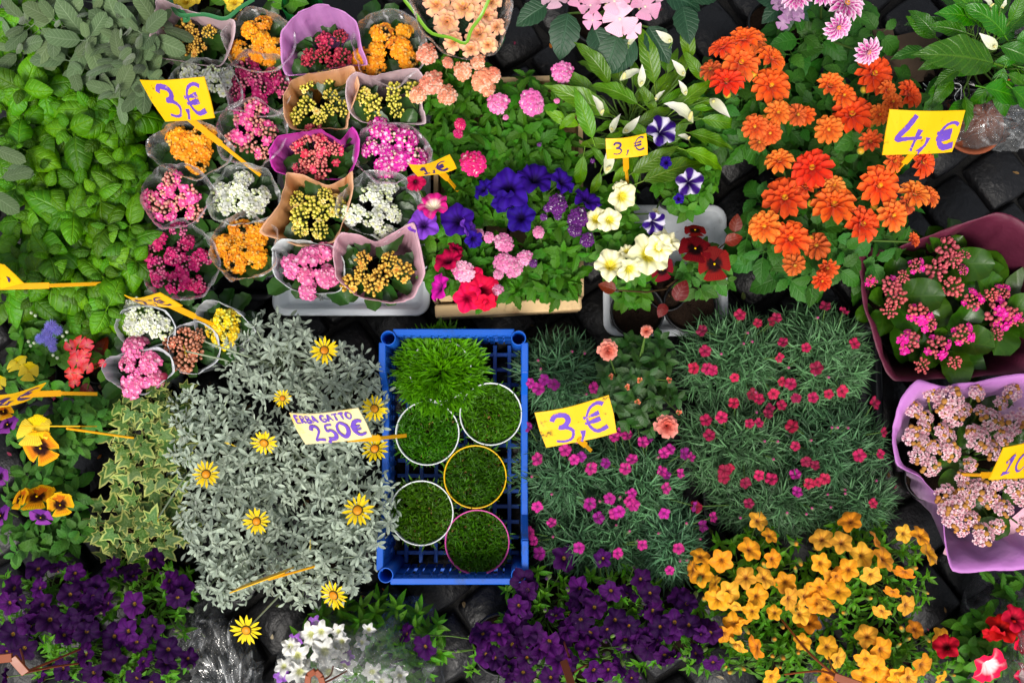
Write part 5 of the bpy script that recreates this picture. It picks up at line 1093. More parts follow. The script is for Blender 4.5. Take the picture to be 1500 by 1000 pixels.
for i, (x, y, rx, ry) in enumerate(GB_):
    th, c = plant('gazania_plant', GL[i], 'gazania', x, y, .17, 'silver gazanias'); pot(th, c, .05, .1)
    bushy(th, 'gaz', x, y, rx*1.08, ry*1.08, .215, .022, min(25, int(rx*ry/190)), GT, .75, STEMPALE, base_z=.1, r=.0016, zj=.026, jit=.5)
    rs = random.Random(i); gg = [shp('gaz', q) for q in range(3)]; gs = []
    for dx, dy, q in disc(int(rx*ry/10), rx*1.1, ry*1.1, .8, i):
        p = P(x+dx, y+dy, .2-.03*q*q+U(-.035, .012)); a = U(0, 6.28); sh = U(.7, 1.2); gs.append(pick(gg).tint((sh, sh, sh)).tf(MY(p, azel(a, U(-.1, .8)), s=U(.012, .021), roll=U(-.6, .6))))
    g = join(gs); g.V -= np.array(th.location); put(th, 'foliage', mesh('foliage', g, LM['gaz']), TR(*th.location), kind='stuff')
    tips = []
    for k, (fx, fy, r) in enumerate(GF):
        if used[k] == i:
            m = GZ[k % 3]; o, p = flower(th, 'flower', m[0], fx, fy, .258, r, .6); sub(o, 'disc', m[1]); tips.append(p-[0, 0, .004])
    if i == 6:
        o, p = flower(th, 'bud', GZ[1][0], 455, 797, .25, 9, n=(-1, 0, .25)); tips.append(p)
    if i == 0:
        o, p = flower(th, 'bud', GZ[0][0], 272, 514, .25, 10, n=(-1, -.3, .2)); tips += [p, P(300, 500, .27)]
    if i == 2:
        o, p = flower(th, 'bud', GZ[2][0], 338, 650, .25, 10, n=(-.3, -1, .2)); tips.append(p)
        o, p = flower(th, 'bud', GZ[2][0], 232, 758, .24, 7, n=(-1, 0, .2)); tips.append(p)
    stems(th, (c[0], c[1], .1), tips, .002, STEMPALE)

# ------------------------------------------------------------------ variegated ivy
for lab, x, y, rx, ry, n in (('cream-edged ivy trailing beside the silver gazania', 222, 660, 62, 84, 120), ('cream-edged ivy creeping below the pink kalanchoe cone', 215, 590, 62, 34, 50), ('cream-edged ivy trailing into the purple calibrachoa', 205, 775, 66, 52, 70)):
    th, c = plant('ivy_plant', lab, 'ivy', x, y, .16, 'variegated ivies'); pot(th, c, .05, .1); tips = []
    for dx, dy, q in disc(n, rx, ry, .5):
        p = P(x+dx, y+dy, .19-.05*q*q+U(-.012, .015)); a = U(0, 6.28)
        put(th, 'leaf', pick(LEAF['ivy']), MY(p, azel(a, U(-.35, .2)), s=U(.03, .048), roll=U(-.4, .4)))
        if R.random() < .5: tips.append(p-[0, 0, .003])
    stems(th, (c[0], c[1], .1), tips, .0013, STEMBROWN)

# ------------------------------------------------------------------ edge column: ageratum, begonia, pansies
th, c = plant('ageratum_plant', 'blue-violet ageratum with fluffy heads below the basil', 'ageratum', 62, 490, .17); pot(th, c, .045, .09)
bushy(th, 'petu', 55, 490, 50, 44, .19, .03, 9, PT, .5)
AG = M_('flower_head/ager', lambda: ageratum(lin('8480de')), PETAL); AGB = M_('bud/ager', lambda: ico(1, 1, 1, lin('aab89a')), BUDMAT)
for x, y, r in ((76, 478, 11), (60, 496, 9), (74, 500, 11), (85, 484, 9), (70, 488, 10), (78, 510, 7)): flower(th, 'flower_head', AG, x, y, .225, r, .3)
for x, y in ((42, 500), (45, 506), (50, 502), (92, 492), (97, 498), (98, 486), (52, 462), (46, 458), (78, 520), (84, 524)): flower(th, 'bud', AGB, x, y, .222, 2.6)
th, c = plant('begonia_plant', 'red begonia with yellow eyes and bronze leaves beside ageratum', 'begonia', 122, 525, .17); pot(th, c, .045, .09)
for i in range(16): put_leaf(th, 'coleus' if i % 3 == 0 else 'petu', P(125+U(-28, 34), 525+U(-38, 45), U(.15, .19)), azel(U(0, 6.28), .15), U(.03, .045))
RB = M_('flower/redbeg', lambda: join([hydra(lin('d81020'), lin('e8a818'), 1)]), PETAL); tips = []
for x, y, r in ((103, 506, 9), (118, 500, 9), (128, 505, 9), (110, 518, 8), (125, 518, 8), (113, 528, 12), (122, 525, 9), (128, 538, 9), (104, 547, 9), (114, 547, 8), (109, 560, 8), (150, 532, 6)): o, p = flower(th, 'flower', RB, x, y, .225, r, .5); tips.append(p)
stems(th, (c[0], c[1], .09), tips, .0018)
panplant('pale yellow pansy above the purple-lettered 1 euro sign', 28, 545, 42, 30, 6, [(PAN_YP, 25, 532, 15, .8, 2., .3), (PAN_YP, 42, 544, 14, 1.1, -.5, 0), (PAN_YP, -4, 560, 12, .6, 1, 0)])
panplant('yellow and orange pansy with a dark face under thin yellow stakes', 70, 640, 58, 44, 11, [(PAN_Y, 60, 655, 24, .3, -1.4, .5), (PAN_YP, 50, 630, 24, .4, 1.7, 0), (PAN_P, 12, 622, 15, .7, 2., 0), (PAN_O, 5, 603, 13, .8, 1., .4), (PAN_P, -2, 697, 13, .6, 0, 0)])
panplant('orange pansies facing away, beside the ivy', 60, 720, 62, 44, 11, [(PAN_O, 55, 728, 24, 1., 1.6, .1), (PAN_O, 88, 738, 18, .7, -.8, .2), (PAN_P, 60, 756, 16, 1., -1.5, 0), (PAN_O, 30, 730, 16, .9, 2.5, 0), (PAN_P, 2, 755, 16, .8, 2.5, .2)])
panplant('flowerless leafy pansy plant below the orange pansies', 55, 790, 66, 36, 9, [])
panplant('flowerless leafy pansy plant between the stakes and the ivy', 122, 612, 44, 40, 9, [])

# ------------------------------------------------------------------ calibrachoas
CO = [M_(f'calibrachoa_flower/o{i}', lambda i=i: petunia(lin(('f0a418', 'f4b230', 'e8920e')[i]), lin('6a2a06'), cv=lin('c9720c'), lob=.13, deep=.5, ruf=.05, seed=i, na=30, nr=7, eye=.1), PETAL) for i in range(3)]
CP = [M_(f'calibrachoa_flower/p{i}', lambda i=i: petunia(lin(('340642', '440c54', '280436')[i]), lin('b8860c'), cv=lin('1c0432'), lob=.12, deep=.5, ruf=.13, seed=i, na=30, nr=7, eye=.07, ring=lin('160326')), PETAL_SATIN) for i in range(3)]
CT = [(3, .014, .8, 0), (3, .022, .45, .006), (3, .026, .15, .016), (2, .026, -.1, .03)]
def Z(L, x0, y0, s): return [(x0+x/s, y0+y/s) for x, y in L]
OF = Z([(335, 95), (735, 95), (300, 220), (400, 265), (170, 275), (275, 345), (365, 345), (610, 285), (680, 345), (725, 310), (975, 155), (860, 190), (890, 260), (205, 415), (135, 370), (330, 430), (450, 370), (475, 440), (545, 430), (400, 500), (520, 505), (665, 355), (920, 415), (870, 500), (300, 495), (220, 550), (275, 545), (555, 540), (630, 475), (685, 405), (185, 600), (240, 650), (315, 655), (530, 630), (810, 600), (880, 665), (805, 710), (690, 705), (640, 650), (1060, 735), (990, 470), (1025, 570), (945, 775), (395, 785), (640, 790), (850, 750), (800, 790), (1000, 790), (900, 790), (1140, 790), (80, 250), (35, 310), (80, 335), (150, 440), (610, 175), (700, 190), (790, 250), (385, 160), (230, 480), (600, 400), (970, 330), (830, 340), (1050, 160), (590, 465), (1090, 235), (1140, 610)], 1000, 730, 3.0)
PLF = Z([(60, 300), (205, 300), (380, 335), (600, 190), (725, 225), (945, 265), (975, 370), (725, 395), (220, 395), (275, 475), (145, 520), (360, 555), (60, 560), (455, 460), (480, 550), (615, 570), (690, 545), (825, 545), (125, 640), (330, 750), (620, 700), (800, 715), (920, 640), (1040, 690), (520, 310), (310, 180), (500, 780), (40, 390), (860, 140), (20, 790), (220, 800), (410, 220), (30, 660), (100, 380)], 0, 780, 3.75)
PMF = Z([(215, 430), (380, 430), (565, 525), (420, 585), (505, 580), (270, 575), (35, 570), (10, 670), (165, 680), (245, 695), (350, 650), (450, 710), (510, 745), (640, 745), (690, 765), (770, 630), (785, 730), (835, 780), (70, 780), (135, 820), (185, 885), (225, 790), (575, 850), (350, 950), (465, 920), (520, 980), (820, 860), (890, 915), (20, 960), (140, 980), (620, 800), (700, 900), (320, 780), (0, 830), (600, 590)], 760, 680, 3.125)+Z([(1420, 170), (1235, 300), (1330, 310), (1400, 380), (1245, 420), (1310, 440), (1410, 520), (1470, 90), (1470, 310), (830, 310), (930, 390)], 360, 840, 3.571)
def calib(label, px, py, rx, ry, n, fl, ms, rr, grp, z=.2, cat='calibrachoa'):
    th, c = plant('calibrachoa_plant', label, cat, px, py, .18, grp); pot(th, c, .06, .11)
    bushy(th, 'calib', px, py, rx, ry, z, .05, n, CT, .55, base_z=.1, r=.0014, zj=.016)
    if 'purple' in grp: fl = fl+[(px+rx*sqrt(R.random())*cos(a_), py+ry*sqrt(R.random())*sin(a_)) for a_ in (U(0, 6.28) for _ in range(int(len(fl)*.7)))]
    tips = []
    for x, y in fl:
        q2 = min(((x-px)/rx)**2+((y-py)/ry)**2, 1.4); zz = z+.035-.04*q2+U(-.01, .012); e = U(0, 1)
        nn = nrm(((x-px)/rx*.45+U(-.5, .5), -(y-py)/ry*.45+U(-.5, .5), 1 if e < .7 else .25))
        o, p = flower(th, 'flower', pick(ms), x, y, zz, U(*rr)*(U(.72, .95) if e > .55 else 1), n=nn); tips.append(p-nn*.009)
    cb_ = M_('bud/'+ms[0].name.split('.')[0]+grp, lambda: ico(1, 2.6, 1, lin('6a8a3a'), lin('c98a1e' if 'orange' in grp else '3c1048')), BUDMAT)
    for i in range(10):
        a = U(0, 6.28); q = sqrt(R.random()); o, p = flower(th, 'bud', cb_, px+rx*q*cos(a), py+ry*q*sin(a), z+.02-.03*q*q, U(2.5, 4), 1.2); tips.append(p)
    stems(th, (c[0], c[1], .1), tips, .0014)
def split(L, boxes, k): return [(x, y) for x, y in L if min(range(len(boxes)), key=lambda b: ((x-boxes[b][0])/boxes[b][2])**2+((y-boxes[b][1])/boxes[b][3])**2) == k]
OB = [(1110, 855, 90, 86), (1270, 845, 96, 92), (1160, 960, 110, 50), (1320, 965, 90, 48)]
for i, lab in enumerate(('amber-orange calibrachoa, dense with blooms, below the crimson dianthus', 'amber-orange calibrachoa beside the orchid-purple paper and bare stones', 'amber-orange calibrachoa with a brown hanger arching over it', 'amber-orange calibrachoa beside the red petunias, few blooms')): calib(lab, *OB[i], int(OB[i][2]*OB[i][3]/185), split(OF, OB, i), CO, (13.5, 18.5), 'amber-orange calibrachoas')
LB = [(70, 895, 96, 82), (215, 880, 82, 70), (160, 975, 130, 46)]
for i, lab in enumerate(('dark purple calibrachoa with a brown hanger hook in front', 'dark purple calibrachoa beside crumpled clear plastic and silver gazania', 'dark purple calibrachoa under the brown hanger arms')): calib(lab, *LB[i], int(LB[i][2]*LB[i][3]/260), split(PLF, LB, i), CP, (16, 21), 'dark purple calibrachoas')
MB_ = [(800, 900, 70, 66), (900, 880, 76, 62), (1000, 930, 62, 64), (860, 975, 96, 40), (735, 955, 66, 50)]
for i, lab in enumerate(('dark purple calibrachoa touching the corner of the blue crate', 'dark purple calibrachoa spreading below the purple-pink dianthus', 'dark purple calibrachoa touching the amber-orange calibrachoa', 'dark purple calibrachoa with a brown wooden hanger rising from it', 'dark purple calibrachoa trailing over the clear bag of white flowers')): calib(lab, *MB_[i], int(MB_[i][2]*MB_[i][3]/(260 if i < 4 else 300)), split(PMF, MB_, i), CP, (15, 20), 'dark purple calibrachoas')
# ------------------------------------------------------------------ price signs
SIGN = plain('sign_yellow', 'eab406', .42, .35, 14, .05, .1, dirt='5a4a14', dirtscale=26, dirtcut=(.61, .68))
PAPER = plain('sign_paper', 'd9c998', .7, .2, 30, .06, .1, dirt='e8b41c', dirtscale=8, dirtcut=(.48, .62)); STAKE = plain('stake_yellow', 'eaa808', .45, .35, 18, .1, .1)
INK = plain('paint_violet', '6644ae', .55, .3, 40, .25, .2, dirt='d8b030', dirtscale=70, dirtcut=(.6, .66)); INKD = plain('paint_dark_violet', '3a2468', .55, .3, 40, .2, .2)
FONT = {'3': [[(.05, .18), (.3, .0), (.75, .05), (.85, .25), (.65, .42), (.35, .47), (.7, .52), (.95, .7), (.8, .95), (.4, 1.02), (.0, .95)]],
        '€': [[(1., .1), (.75, .0), (.4, .1), (.18, .4), (.2, .75), (.5, 1.), (1., .92)], [(.0, .42), (.4, .4), (.75, .36)], [(.02, .64), (.4, .62), (.75, .58)]],
        '4': [[(.55, .0), (.3, .35), (.0, .68), (.45, .68), (1., .66)], [(.85, .42), (.75, .7), (.65, 1.05)]], ',': [[(.7, .0), (.55, .5), (.0, 1.)]],
        '1': [[(.0, .35), (.35, .2), (.65, .0), (.6, .5), (.55, 1.)], [(.1, 1.), (.55, .98), (1., .97)]], '2': [[(.05, .25), (.3, .0), (.75, .05), (.8, .35), (.45, .65), (.0, .98), (.4, .95), (1., 1.)]],
        '5': [[(.95, .0), (.3, .03), (.2, .42), (.6, .38), (.9, .65), (.7, .95), (.05, .98)]], '0': [[(.5, .0), (.1, .25), (.05, .7), (.45, 1.), (.9, .75), (.95, .3), (.5, .0)]],
        'E': [[(.9, .0), (.1, .02), (.08, .5), (.08, 1.), (.95, .98)], [(.1, .5), (.75, .48)]], 'R': [[(.1, 1.), (.1, .5), (.1, .02), (.7, .05), (.8, .35), (.15, .5), (.5, .7), (.95, 1.)]],
        'B': [[(.1, 1.), (.1, .5), (.1, .0), (.7, .08), (.75, .35), (.2, .48), (.85, .62), (.8, .92), (.1, 1.)]], 'A': [[(.0, 1.), (.25, .5), (.5, .0), (.75, .5), (1., 1.)], [(.2, .62), (.8, .62)]],
        'G': [[(.95, .15), (.5, .0), (.1, .3), (.15, .8), (.55, 1.), (.95, .85), (.95, .55), (.6, .55)]], 'T': [[(.0, .03), (.5, .0), (1., .03)], [(.5, .0), (.5, .5), (.48, 1.)]], 'O': [[(.5, .0), (.1, .25), (.05, .7), (.45, 1.), (.9, .75), (.95, .3), (.5, .0)]]}
def smooth(pts, per=6):
    p = np.asarray(pts, float); m = len(p)
    if m < 3: return p[0]+(p[-1]-p[0])*np.linspace(0, 1, 5)[:, None]
    out = []
    for i in range(m-1):
        a, b, c, d = p[max(i-1, 0)], p[i], p[i+1], p[min(i+2, m-1)]
        for q in range(per): f = q/per; out.append(.5*((2*b)+(c-a)*f+(2*a-5*b+4*c-d)*f**2+(3*b-a-3*c+d)*f**3))
    return np.array(out+[p[-1]])
def sign(label, corners, z, glyphs, stake, ratio=1.5, mat=None, ink=None, sw=.045, group='yellow price signs'):
    """corners in the photo TL, TR, BR, BL; the heights are solved so that the plate is a true rectangle of the given ratio"""
    cpx = np.array(corners, float); m = MPP(z)
    a = (cpx[1]-cpx[0]+cpx[2]-cpx[3])/2*m; b = (cpx[3]-cpx[0]+cpx[2]-cpx[1])/2*m
    A, B, k = a@a, b@b, -(a@b); r2 = ratio**2; h = r2*B-A
    q = (-h+sqrt(h*h+4*r2*k*k))/(2*r2); zb = -sqrt(max(q, 1e-9)); za = k/zb if q > 1e-7 else -sqrt(max(h, 0))
    za, zb = np.clip(za, -.085, .085), np.clip(zb, -.085, 0)
    zs = [z-za/2-zb/2, z+za/2-zb/2, z+za/2+zb/2, z-za/2+zb/2]
    C = np.array([P(*cpx[i], zs[i]) for i in range(4)])
    cen = C.mean(0); th = thing('price_sign', label, 'price sign', (*P(*stake[-1])[:2], 0), group); o0 = np.array(th.location)
    nrm_ = nrm(np.cross(C[3]-C[0], C[1]-C[0])); nrm_ = nrm_ if nrm_[2] > 0 else -nrm_
    def at(u, v, off=0.): return (C[0]*(1-u)*(1-v)+C[1]*u*(1-v)+C[2]*u*v+C[3]*(1-u)*v)+nrm_*(off+.006*sin(pi*u)+.002*sin(5*u+3*v))
    rows = []
    for off in (.0009, -.0009):
        g_ = np.array([[at(u+.012*(abs(v-.5) < .4)*(1 if u > .99 else -1 if u < .01 else 0), v, off) for u in np.linspace(0, 1, 9)] for v in (0, .06, .5, .94, 1)])
        rows.append(grid(g_-o0, np.zeros(g_.shape[:2]+(2,))))
    bt, bb = rows; n = len(bt.V); F = list(bt.F)+list(bb.F[:, ::-1]+n); nr_, nc = 5, 9
    ed = [i for i in range(nc)]+[i*nc+nc-1 for i in range(1, nr_)]+[(nr_-1)*nc+i for i in range(nc-2, -1, -1)]+[i*nc for i in range(nr_-2, 0, -1)]
    for i in range(len(ed)): x, y = ed[i], ed[(i+1) % len(ed)]; F += [(x, y+n, y), (x, x+n, y+n)]
    put(th, 'plate', mesh('plate', G(np.vstack([bt.V, bb.V]), F), mat or SIGN, False), TR(*o0))
    gs = []; wid = np.linalg.norm(C[1]-C[0]); hei = np.linalg.norm(C[3]-C[0])
    for ch, u0, v0, uw, vh_ in glyphs:
        for st in FONT[ch]:
            p = smooth([(u0+x*uw, v0+y*vh_) for x, y in st]); w3 = np.array([at(u, v, .0015+.0001*len(gs)) for u, v in p]); d = np.gradient(w3, axis=0)
            sd_ = np.array([nrm(np.cross(x, nrm_)) for x in d]); ww = sw*hei*(1.05+.4*np.sin(np.linspace(.3, 2.9, len(p))*1.7+len(gs))+.12*np.sin(np.arange(len(p))*2.3))[:, None]*(.55 if vh_ < .35 and ch != ',' else 1)
            Pt = np.stack([w3-sd_*ww, w3+nrm_*.0004, w3+sd_*ww], 1)-o0; gs.append(grid(Pt, np.zeros(Pt.shape[:2]+(2,))))
    if gs: put(th, 'lettering', mesh('lettering', join(gs), ink or INK), TR(*o0))
    pts = [P(*s) for s in stake]; g = []
    for i in range(len(pts)-1): g.append(wire(pts[i], pts[i+1], (.0115 if i == 0 else .007), .003, .0006))
    g = join(g); g.V = g.V-o0-nrm_*.0032; put(th, 'stake', mesh('stake', g, STAKE, False), TR(*o0))
    return th
E3 = [('3', .22, .15, .26, .72), (',', .54, .72, .06, .25), ('€', .62, .15, .28, .7)]
sign('yellow 3 euro sign with violet lettering tilted over the white kalanchoe', [(205, 117), (298, 113), (316, 172), (243, 178)], .36, E3, [(272, 172, .345), (322, 212, .28), (380, 258, .2)])
sign('small yellow 1 euro sign beside the magenta verbena', [(599, 241), (659, 228), (669, 245), (612, 258)], .31, [('1', .2, .2, .16, .6), (',', .44, .6, .06, .25), ('€', .56, .18, .26, .62)], [(638, 248, .3), (656, 264, .26), (673, 284, .18)], ink=INKD, sw=.05)
sign('small yellow 3 euro sign planted in the peace lily', [(887, 203), (947, 196), (948, 226), (889, 233)], .33, [('3', .16, .22, .2, .55), (',', .47, .62, .06, .25), ('€', .66, .1, .26, .6)], [(917, 228, .322), (918, 250, .27), (920, 270, .2)], 1.7, ink=INKD, sw=.035)
sign('yellow 4 euro sign with violet lettering stuck in the orange dahlia', [(1303, 160), (1415, 162), (1393, 222), (1292, 227)], .37, [('4', .14, .1, .34, .78), (',', .46, .62, .16, .34), ('€', .68, .28, .28, .58)], [(1342, 222, .36), (1326, 240, .32), (1308, 258, .24)], sw=.05)
sign('yellow 2 euro sign seen edgewise above the white kalanchoe cone', [(182, 432), (234, 430), (268, 446), (209, 445)], .31, [('2', .2, .2, .2, .6), (',', .46, .6, .06, .25), ('€', .6, .2, .26, .6)], [(238, 444, .305), (285, 466, .25), (320, 481, .19)], ink=INKD)
sign('yellow 1 euro sign with dark lettering over the pansies', [(-22, 578), (68, 562), (44, 583), (-38, 602)], .3, [('1', .3, .25, .16, .55), (',', .5, .6, .06, .25), ('€', .64, .1, .26, .62)], [(30, 580, .297), (90, 578, .25), (143, 579, .19)], ink=INKD)
sign('blank-looking yellow sign corner resting on the basil', [(-58, 362), (4, 388), (36, 414), (-30, 430)], .31, [(',', .8, .62, .06, .2)], [(-10, 421, .305), (70, 419, .28), (150, 416, .22)], ink=INKD)
sign('large yellow 3 euro sign with violet lettering among purple-pink dianthus', [(783, 604), (892, 579), (903, 632), (800, 655)], .33, [('3', .17, .16, .27, .74), (',', .5, .72, .08, .28), ('€', .6, .1, .3, .72)], [(848, 645, .325), (858, 653, .29), (866, 661, .2)], 1.75)
th = sign('paper sign lettered ERBA GATTO 2,50 euro over the silver gazania', [(424, 604), (524, 598), (546, 638), (448, 650)], .32, [(ch, .06+i*.088+(.04 if i > 3 else 0), .07, .07, .22) for i, ch in enumerate('ERBAGATTO')]+[('2', .22, .4, .14, .48), (',', .4, .8, .05, .18), ('5', .42, .4, .14, .48), ('0', .6, .36, .15, .48), ('€', .8, .38, .17, .46)], [(508, 644, .312), (555, 643, .28), (594, 639, .2)], 1.9, PAPER, sw=.04)
sign('yellow 10 euro sign in the pale pink kalanchoes', [(1470, 655), (1556, 622), (1540, 692), (1448, 702)], .34, [('1', .12, .3, .12, .52), ('0', .3, .28, .17, .52), (',', .54, .7, .06, .2), ('€', .66, .25, .24, .55)], [(1470, 697, .335), (1440, 697, .29), (1412, 696, .22)])
def edge_sign(label, a, b, c_, up):
    """a sign whose plate is seen along its edge"""
    A, B, C_ = P(*a), P(*b), P(*c_); th = thing('price_sign', label, 'price sign', (*C_[:2], 0), 'yellow price signs'); o0 = np.array(th.location)
    g = wire(A, B, .0022, .075, .0006); g.V = g.V-o0; put(th, 'plate', mesh('plate', g, SIGN, False), TR(*o0))
    g = wire(B+(A-B)*.4-[0, 0, .004], C_, .004, .006, .001); g.V = g.V-o0+[0, -.004, 0]; put(th, 'stake', mesh('stake', g, STAKE, False), TR(*o0))
edge_sign('yellow sign turned edge-on, lying across the silver gazania', (345, 863, .27), (424, 834, .27), (464, 825, .2), 0)
edge_sign('yellow sign turned edge-on above the dark-faced yellow pansy', (45, 624, .27), (130, 624, .27), (196, 638, .18), 0)

# ------------------------------------------------------------------ bagged flowers, plastic, hangers
def filmdome(th, c, outline, ztop, mat, seed=0, name='bag', nth=64, nr_=14, crink=.008, zb=.01):
    rs = np.random.RandomState(seed); pts = catmull([P(*q) for q in outline], nth); out = []; ph = rs.rand(5)*6
    t = np.linspace(.02, 1, nr_); thh = np.arctan2(pts[:, 1]-c[1], pts[:, 0]-c[0])
    for q in t:
        p = np.array([c[0], c[1], 0])*(1-q)+pts*q; p[:, 2] = zb+(ztop-zb)*(1-q**3.2)
        k = crink*(np.sin(thh*5+ph[0]+q*9)+.8*np.sin(thh*11+ph[1]-q*13)+.6*np.sin(thh*19+ph[2]+q*7))*min(1, q*2)
        k = k*.55+crink*rs.uniform(-1, 1, nth)*min(1, q*2)
        p[:, 2] += k; p[:, 0] += k*np.cos(thh); p[:, 1] += k*np.sin(thh); out.append(p)
    Pt = np.array(out)-np.array(th.location); uv = np.zeros(Pt.shape[:2]+(2,)); uv[..., 0] = np.linspace(0, 1, nth)[None]; uv[..., 1] = t[:, None]
    return put(th, name, mesh(name, grid(Pt, uv, wrap=True), mat), TR(*th.location))
WSM = [M_(f'flower/snap{i}', lambda i=i: petunia(lin('e8e8e2'), lin('c9cc8a'), lob=.22, deep=.5, ruf=.2, seed=i+3, na=30, nr=6), PETAL) for i in range(2)]
VIS = [M_('flower/lilacbag', lambda: petunia(lin('9a5ac0'), lin('e0d0e8'), lob=.2, ruf=.15, seed=9, na=30, nr=6), PETAL)]
th, c = plant('bagged_plant', 'white-flowered plant inside a clear plastic bag below the blue crate', 'potted flower', 535, 965, .12); pot(th, c, .06, .1)
bushy(th, 'calib', 545, 950, 112, 76, .18, .07, 48, [(3, .024, .7, 0), (3, .036, .35, .01), (3, .04, .05, .025)], .5, base_z=.09)
for x, y, r in ((455, 930, 17), (475, 955, 19), (435, 960, 17), (492, 950, 16), (470, 925, 14), (500, 940, 12), (440, 985, 18), (480, 985, 18), (505, 975, 15), (460, 998, 16), (545, 985, 14), (585, 990, 12), (530, 940, 10), (540, 922, 9), (425, 945, 12), (415, 975, 12), (560, 998, 12), (495, 925, 11)): flower(th, 'flower', pick(WSM), x, y, .205+U(-.01, .012), r, .6)
for x, y in ((462, 912), (432, 938), (412, 990), (508, 962)): flower(th, 'flower', VIS[0], x, y, .2, 10, .6)
filmdome(th, c, [(404, 985, .02), (412, 950, .03), (440, 905, .03), (490, 880, .03), (560, 866, .03), (625, 885, .03), (655, 930, .02), (650, 1000, .02), (600, 1060, .02), (500, 1070, .02), (410, 1050, .02)], .235, FILM2, 2)
th, c = plant('plastic_sheet', 'crumpled clear plastic sheet beside the dark purple calibrachoa', 'plastic sheet', 352, 1018, .04)
filmdome(th, c, [(292, 1020, .01), (290, 975, .02), (302, 935, .03), (322, 912, .03), (345, 905, .03), (368, 925, .02), (380, 965, .01), (386, 1030, .01), (340, 1060, .01)], .085, FILMT, 5, 'sheet', 56, 14, .016, .012)
th, c = plant('plastic_sheet', 'thin clear film standing between purple calibrachoa and the crumpled plastic', 'plastic sheet', 300, 905, .06)
filmdome(th, c, [(262, 960, .02), (285, 920, .04), (300, 870, .06), (318, 862, .06), (322, 890, .05), (312, 930, .04), (285, 985, .02)], .13, FILM2, 7, 'sheet', 40, 10, .008, .012)
th, c = plant('bagged_plant', 'red and pink-white petunias in torn clear plastic beside the bare stones', 'potted flower', 1462, 950, .14); pot(th, c, .06, .1)
bushy(th, 'petu', 1458, 950, 66, 66, .18, .05, 16, PT, .5, base_z=.09)
for ms, x, y, r, t, az in ((P_RW, 1452, 978, 26, .5, -1.2), (P_REDD, 1470, 918, 22, .7, 1.6), (P_REDD, 1490, 905, 20, .5, 1), (P_REDD, 1385, 945, 18, 1.2, 2.4), (P_REDD, 1455, 930, 15, 1., -2), (P_RED, 1500, 940, 18, .6, 0), (P_RW, 1500, 990, 18, .8, 0)): flower(th, 'flower', pick(ms), x, y, .225, r, n=lean(t, az))
filmdome(th, c, [(1412, 900, .03), (1440, 850, .05), (1500, 832, .05), (1560, 850, .04), (1580, 950, .03), (1540, 1040, .02), (1450, 1050, .02), (1415, 990, .02)], .25, FILM2, 4)
for i in range(22): put_leaf(th, 'verb', P(1450+U(-8, 60), 862+U(-20, 26), U(.12, .18)), azel(U(0, 6.28), .3), U(.03, .05))
# zebra-print bag, cardboard, terracotta pot by the peace lily
BAGK = plain('bag_black', '0b0b0d', .18, .5, 20, .3, .6, 30, .004); CARD = plain('cardboard', '5a4a3c', .85, .15, 20, .15, .3, dirt='352c24', dirtscale=16)
th, c = plant('plastic_bag', 'shiny black bag with white zebra print behind the 4 euro sign', 'plastic bag', 1385, 130, .06)
filmdome(th, c, [(1345, 150, .02), (1350, 112, .04), (1372, 98, .05), (1402, 104, .05), (1425, 120, .04), (1420, 165, .02), (1380, 172, .02)], .12, BAGK, 6, 'bag', 40, 12, .008, .01)
gs = []
for i, st in enumerate(([(1352, 122), (1360, 128), (1362, 120), (1372, 122)], [(1354, 130), (1364, 138), (1372, 132), (1370, 145)], [(1356, 140), (1362, 148), (1370, 150)], [(1360, 152), (1366, 146), (1368, 156), (1362, 156)], [(1398, 122), (1408, 126), (1406, 150), (1398, 142), (1408, 128)])):
    p = smooth([P(x, y, .128) for x, y in st]); d = np.gradient(p, axis=0); s_ = np.array([nrm(np.cross(x, (0, 0, 1))) for x in d])*.0007; Pt = np.stack([p-s_, p+[0, 0, .0004], p+s_], 1)-np.array(th.location); gs.append(grid(Pt, np.zeros(Pt.shape[:2]+(2,))))
put(th, 'zebra_print', mesh('zebra_print', join(gs), PRINTW), TR(*th.location))
th, c = plant('cardboard_box', 'flattened brown cardboard box on the stones behind the orange dahlias', 'cardboard', 1330, 85, .03)
for k, (x, y, a, s) in enumerate(((1340, 72, .2, (.1, .075)), (1325, 105, .25, (.12, .06)), (1300, 75, .15, (.045, .1)))):
    p = P(x, y, .05+.006*k); put(th, 'flap', mesh('flap', box(s[0], s[1], .004, .0006), CARD, False), MZ(p, nrm((.1*k-.1, .1, 1)), a))
th, c = plant('clay_pot', 'terracotta saucer under crumpled clear film beside the zebra-print bag', 'pot', 1432, 178, .05)
put(th, 'saucer', mesh('saucer', revolve([(.001, .004), (.05, .004), (.062, .028), (.066, .03), (.064, .032), (.058, .03), (.048, .009), (.001, .009)], 36), POTTERRA), TR(c[0], c[1], 0))
filmdome(th, c, [(1395, 200, .02), (1400, 170, .05), (1440, 140, .06), (1500, 150, .05), (1520, 190, .03), (1490, 218, .02), (1430, 215, .02)], .09, FILM2, 9, 'film', 44, 10, .01, .008)
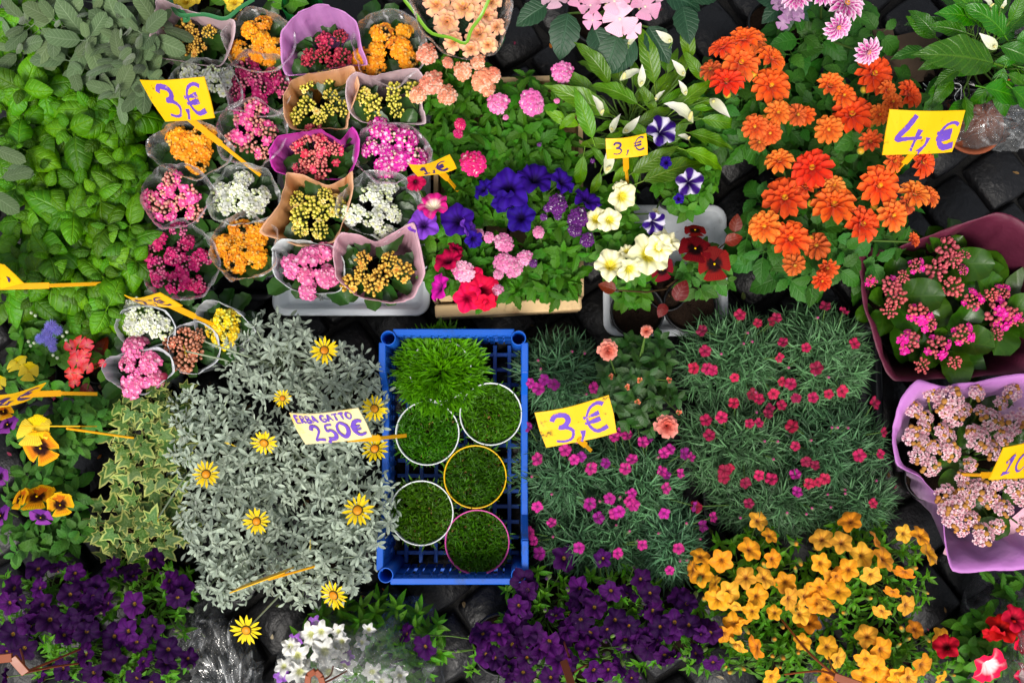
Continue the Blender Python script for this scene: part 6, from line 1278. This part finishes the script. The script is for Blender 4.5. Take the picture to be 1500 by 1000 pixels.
# brown plastic hangers of hanging baskets
HANG = plain('hanger_brown', '8a4526', .4, .4, 15, .15, .1)
def hanger(label, bars, loc):
    l = P(*loc); th = thing('basket_hanger', label, 'hanger', (l[0], l[1], 0), 'brown basket hangers'); o0 = np.array(th.location)
    for nm, pts, w, h in bars:
        pp = [P(*q) for q in pts]; g = join([wire(pp[i], pp[i+1], w, h) for i in range(len(pp)-1)]) if len(pp) == 2 or w > .006 else tube(smooth(pp), w, w*.8, 6)
        g.V = g.V-o0; put(th, nm, mesh(nm, g, HANG, w <= .006), TR(*o0))
hanger('brown hanger hook with two arms over the dark purple calibrachoa', [('hook', [(-20, 962, .42), (0, 964, .42), (18, 962, .42), (38, 985, .41)], .014, .006), ('arm', [(36, 984, .41), (75, 968, .34), (118, 950, .22)], .0022, .0), ('arm', [(38, 984, .41), (78, 976, .33), (115, 971, .22)], .0022, 0), ('arm', [(36, 980, .41), (34, 964, .36), (30, 950, .25)], .0022, 0)], (70, 970, .1))
hanger('brown wooden hanger stick standing in dark purple calibrachoa', [('hook', [(826, 968, .35), (838, 1004, .42)], .013, .006), ('arm', [(834, 962, .34), (828, 945, .26), (826, 938, .2)], .002, 0), ('arm', [(840, 985, .38), (850, 978, .3), (862, 972, .2)], .002, 0)], (832, 960, .1))
hanger('brown hanger with thin arms over the amber-orange calibrachoa', [('hook', [(1222, 990, .42), (1262, 1004, .43)], .013, .006), ('arm', [(1228, 992, .42), (1185, 955, .36), (1146, 908, .22)], .0024, 0), ('arm', [(1224, 990, .42), (1200, 982, .38), (1150, 987, .24)], .0022, 0), ('arm', [(1232, 992, .42), (1218, 975, .36), (1214, 962, .25)], .002, 0)], (1200, 970, .1))
hanger('brown hanger loop over the clear bag of white flowers', [('hook', [(450, 1006, .4), (452, 988, .41), (462, 982, .415), (470, 990, .41), (474, 1006, .4)], .010, .006), ('arm', [(472, 996, .4), (484, 988, .36), (488, 975, .25)], .0018, 0), ('arm', [(474, 1000, .4), (490, 992, .36), (508, 982, .25)], .0018, 0)], (480, 990, .1))
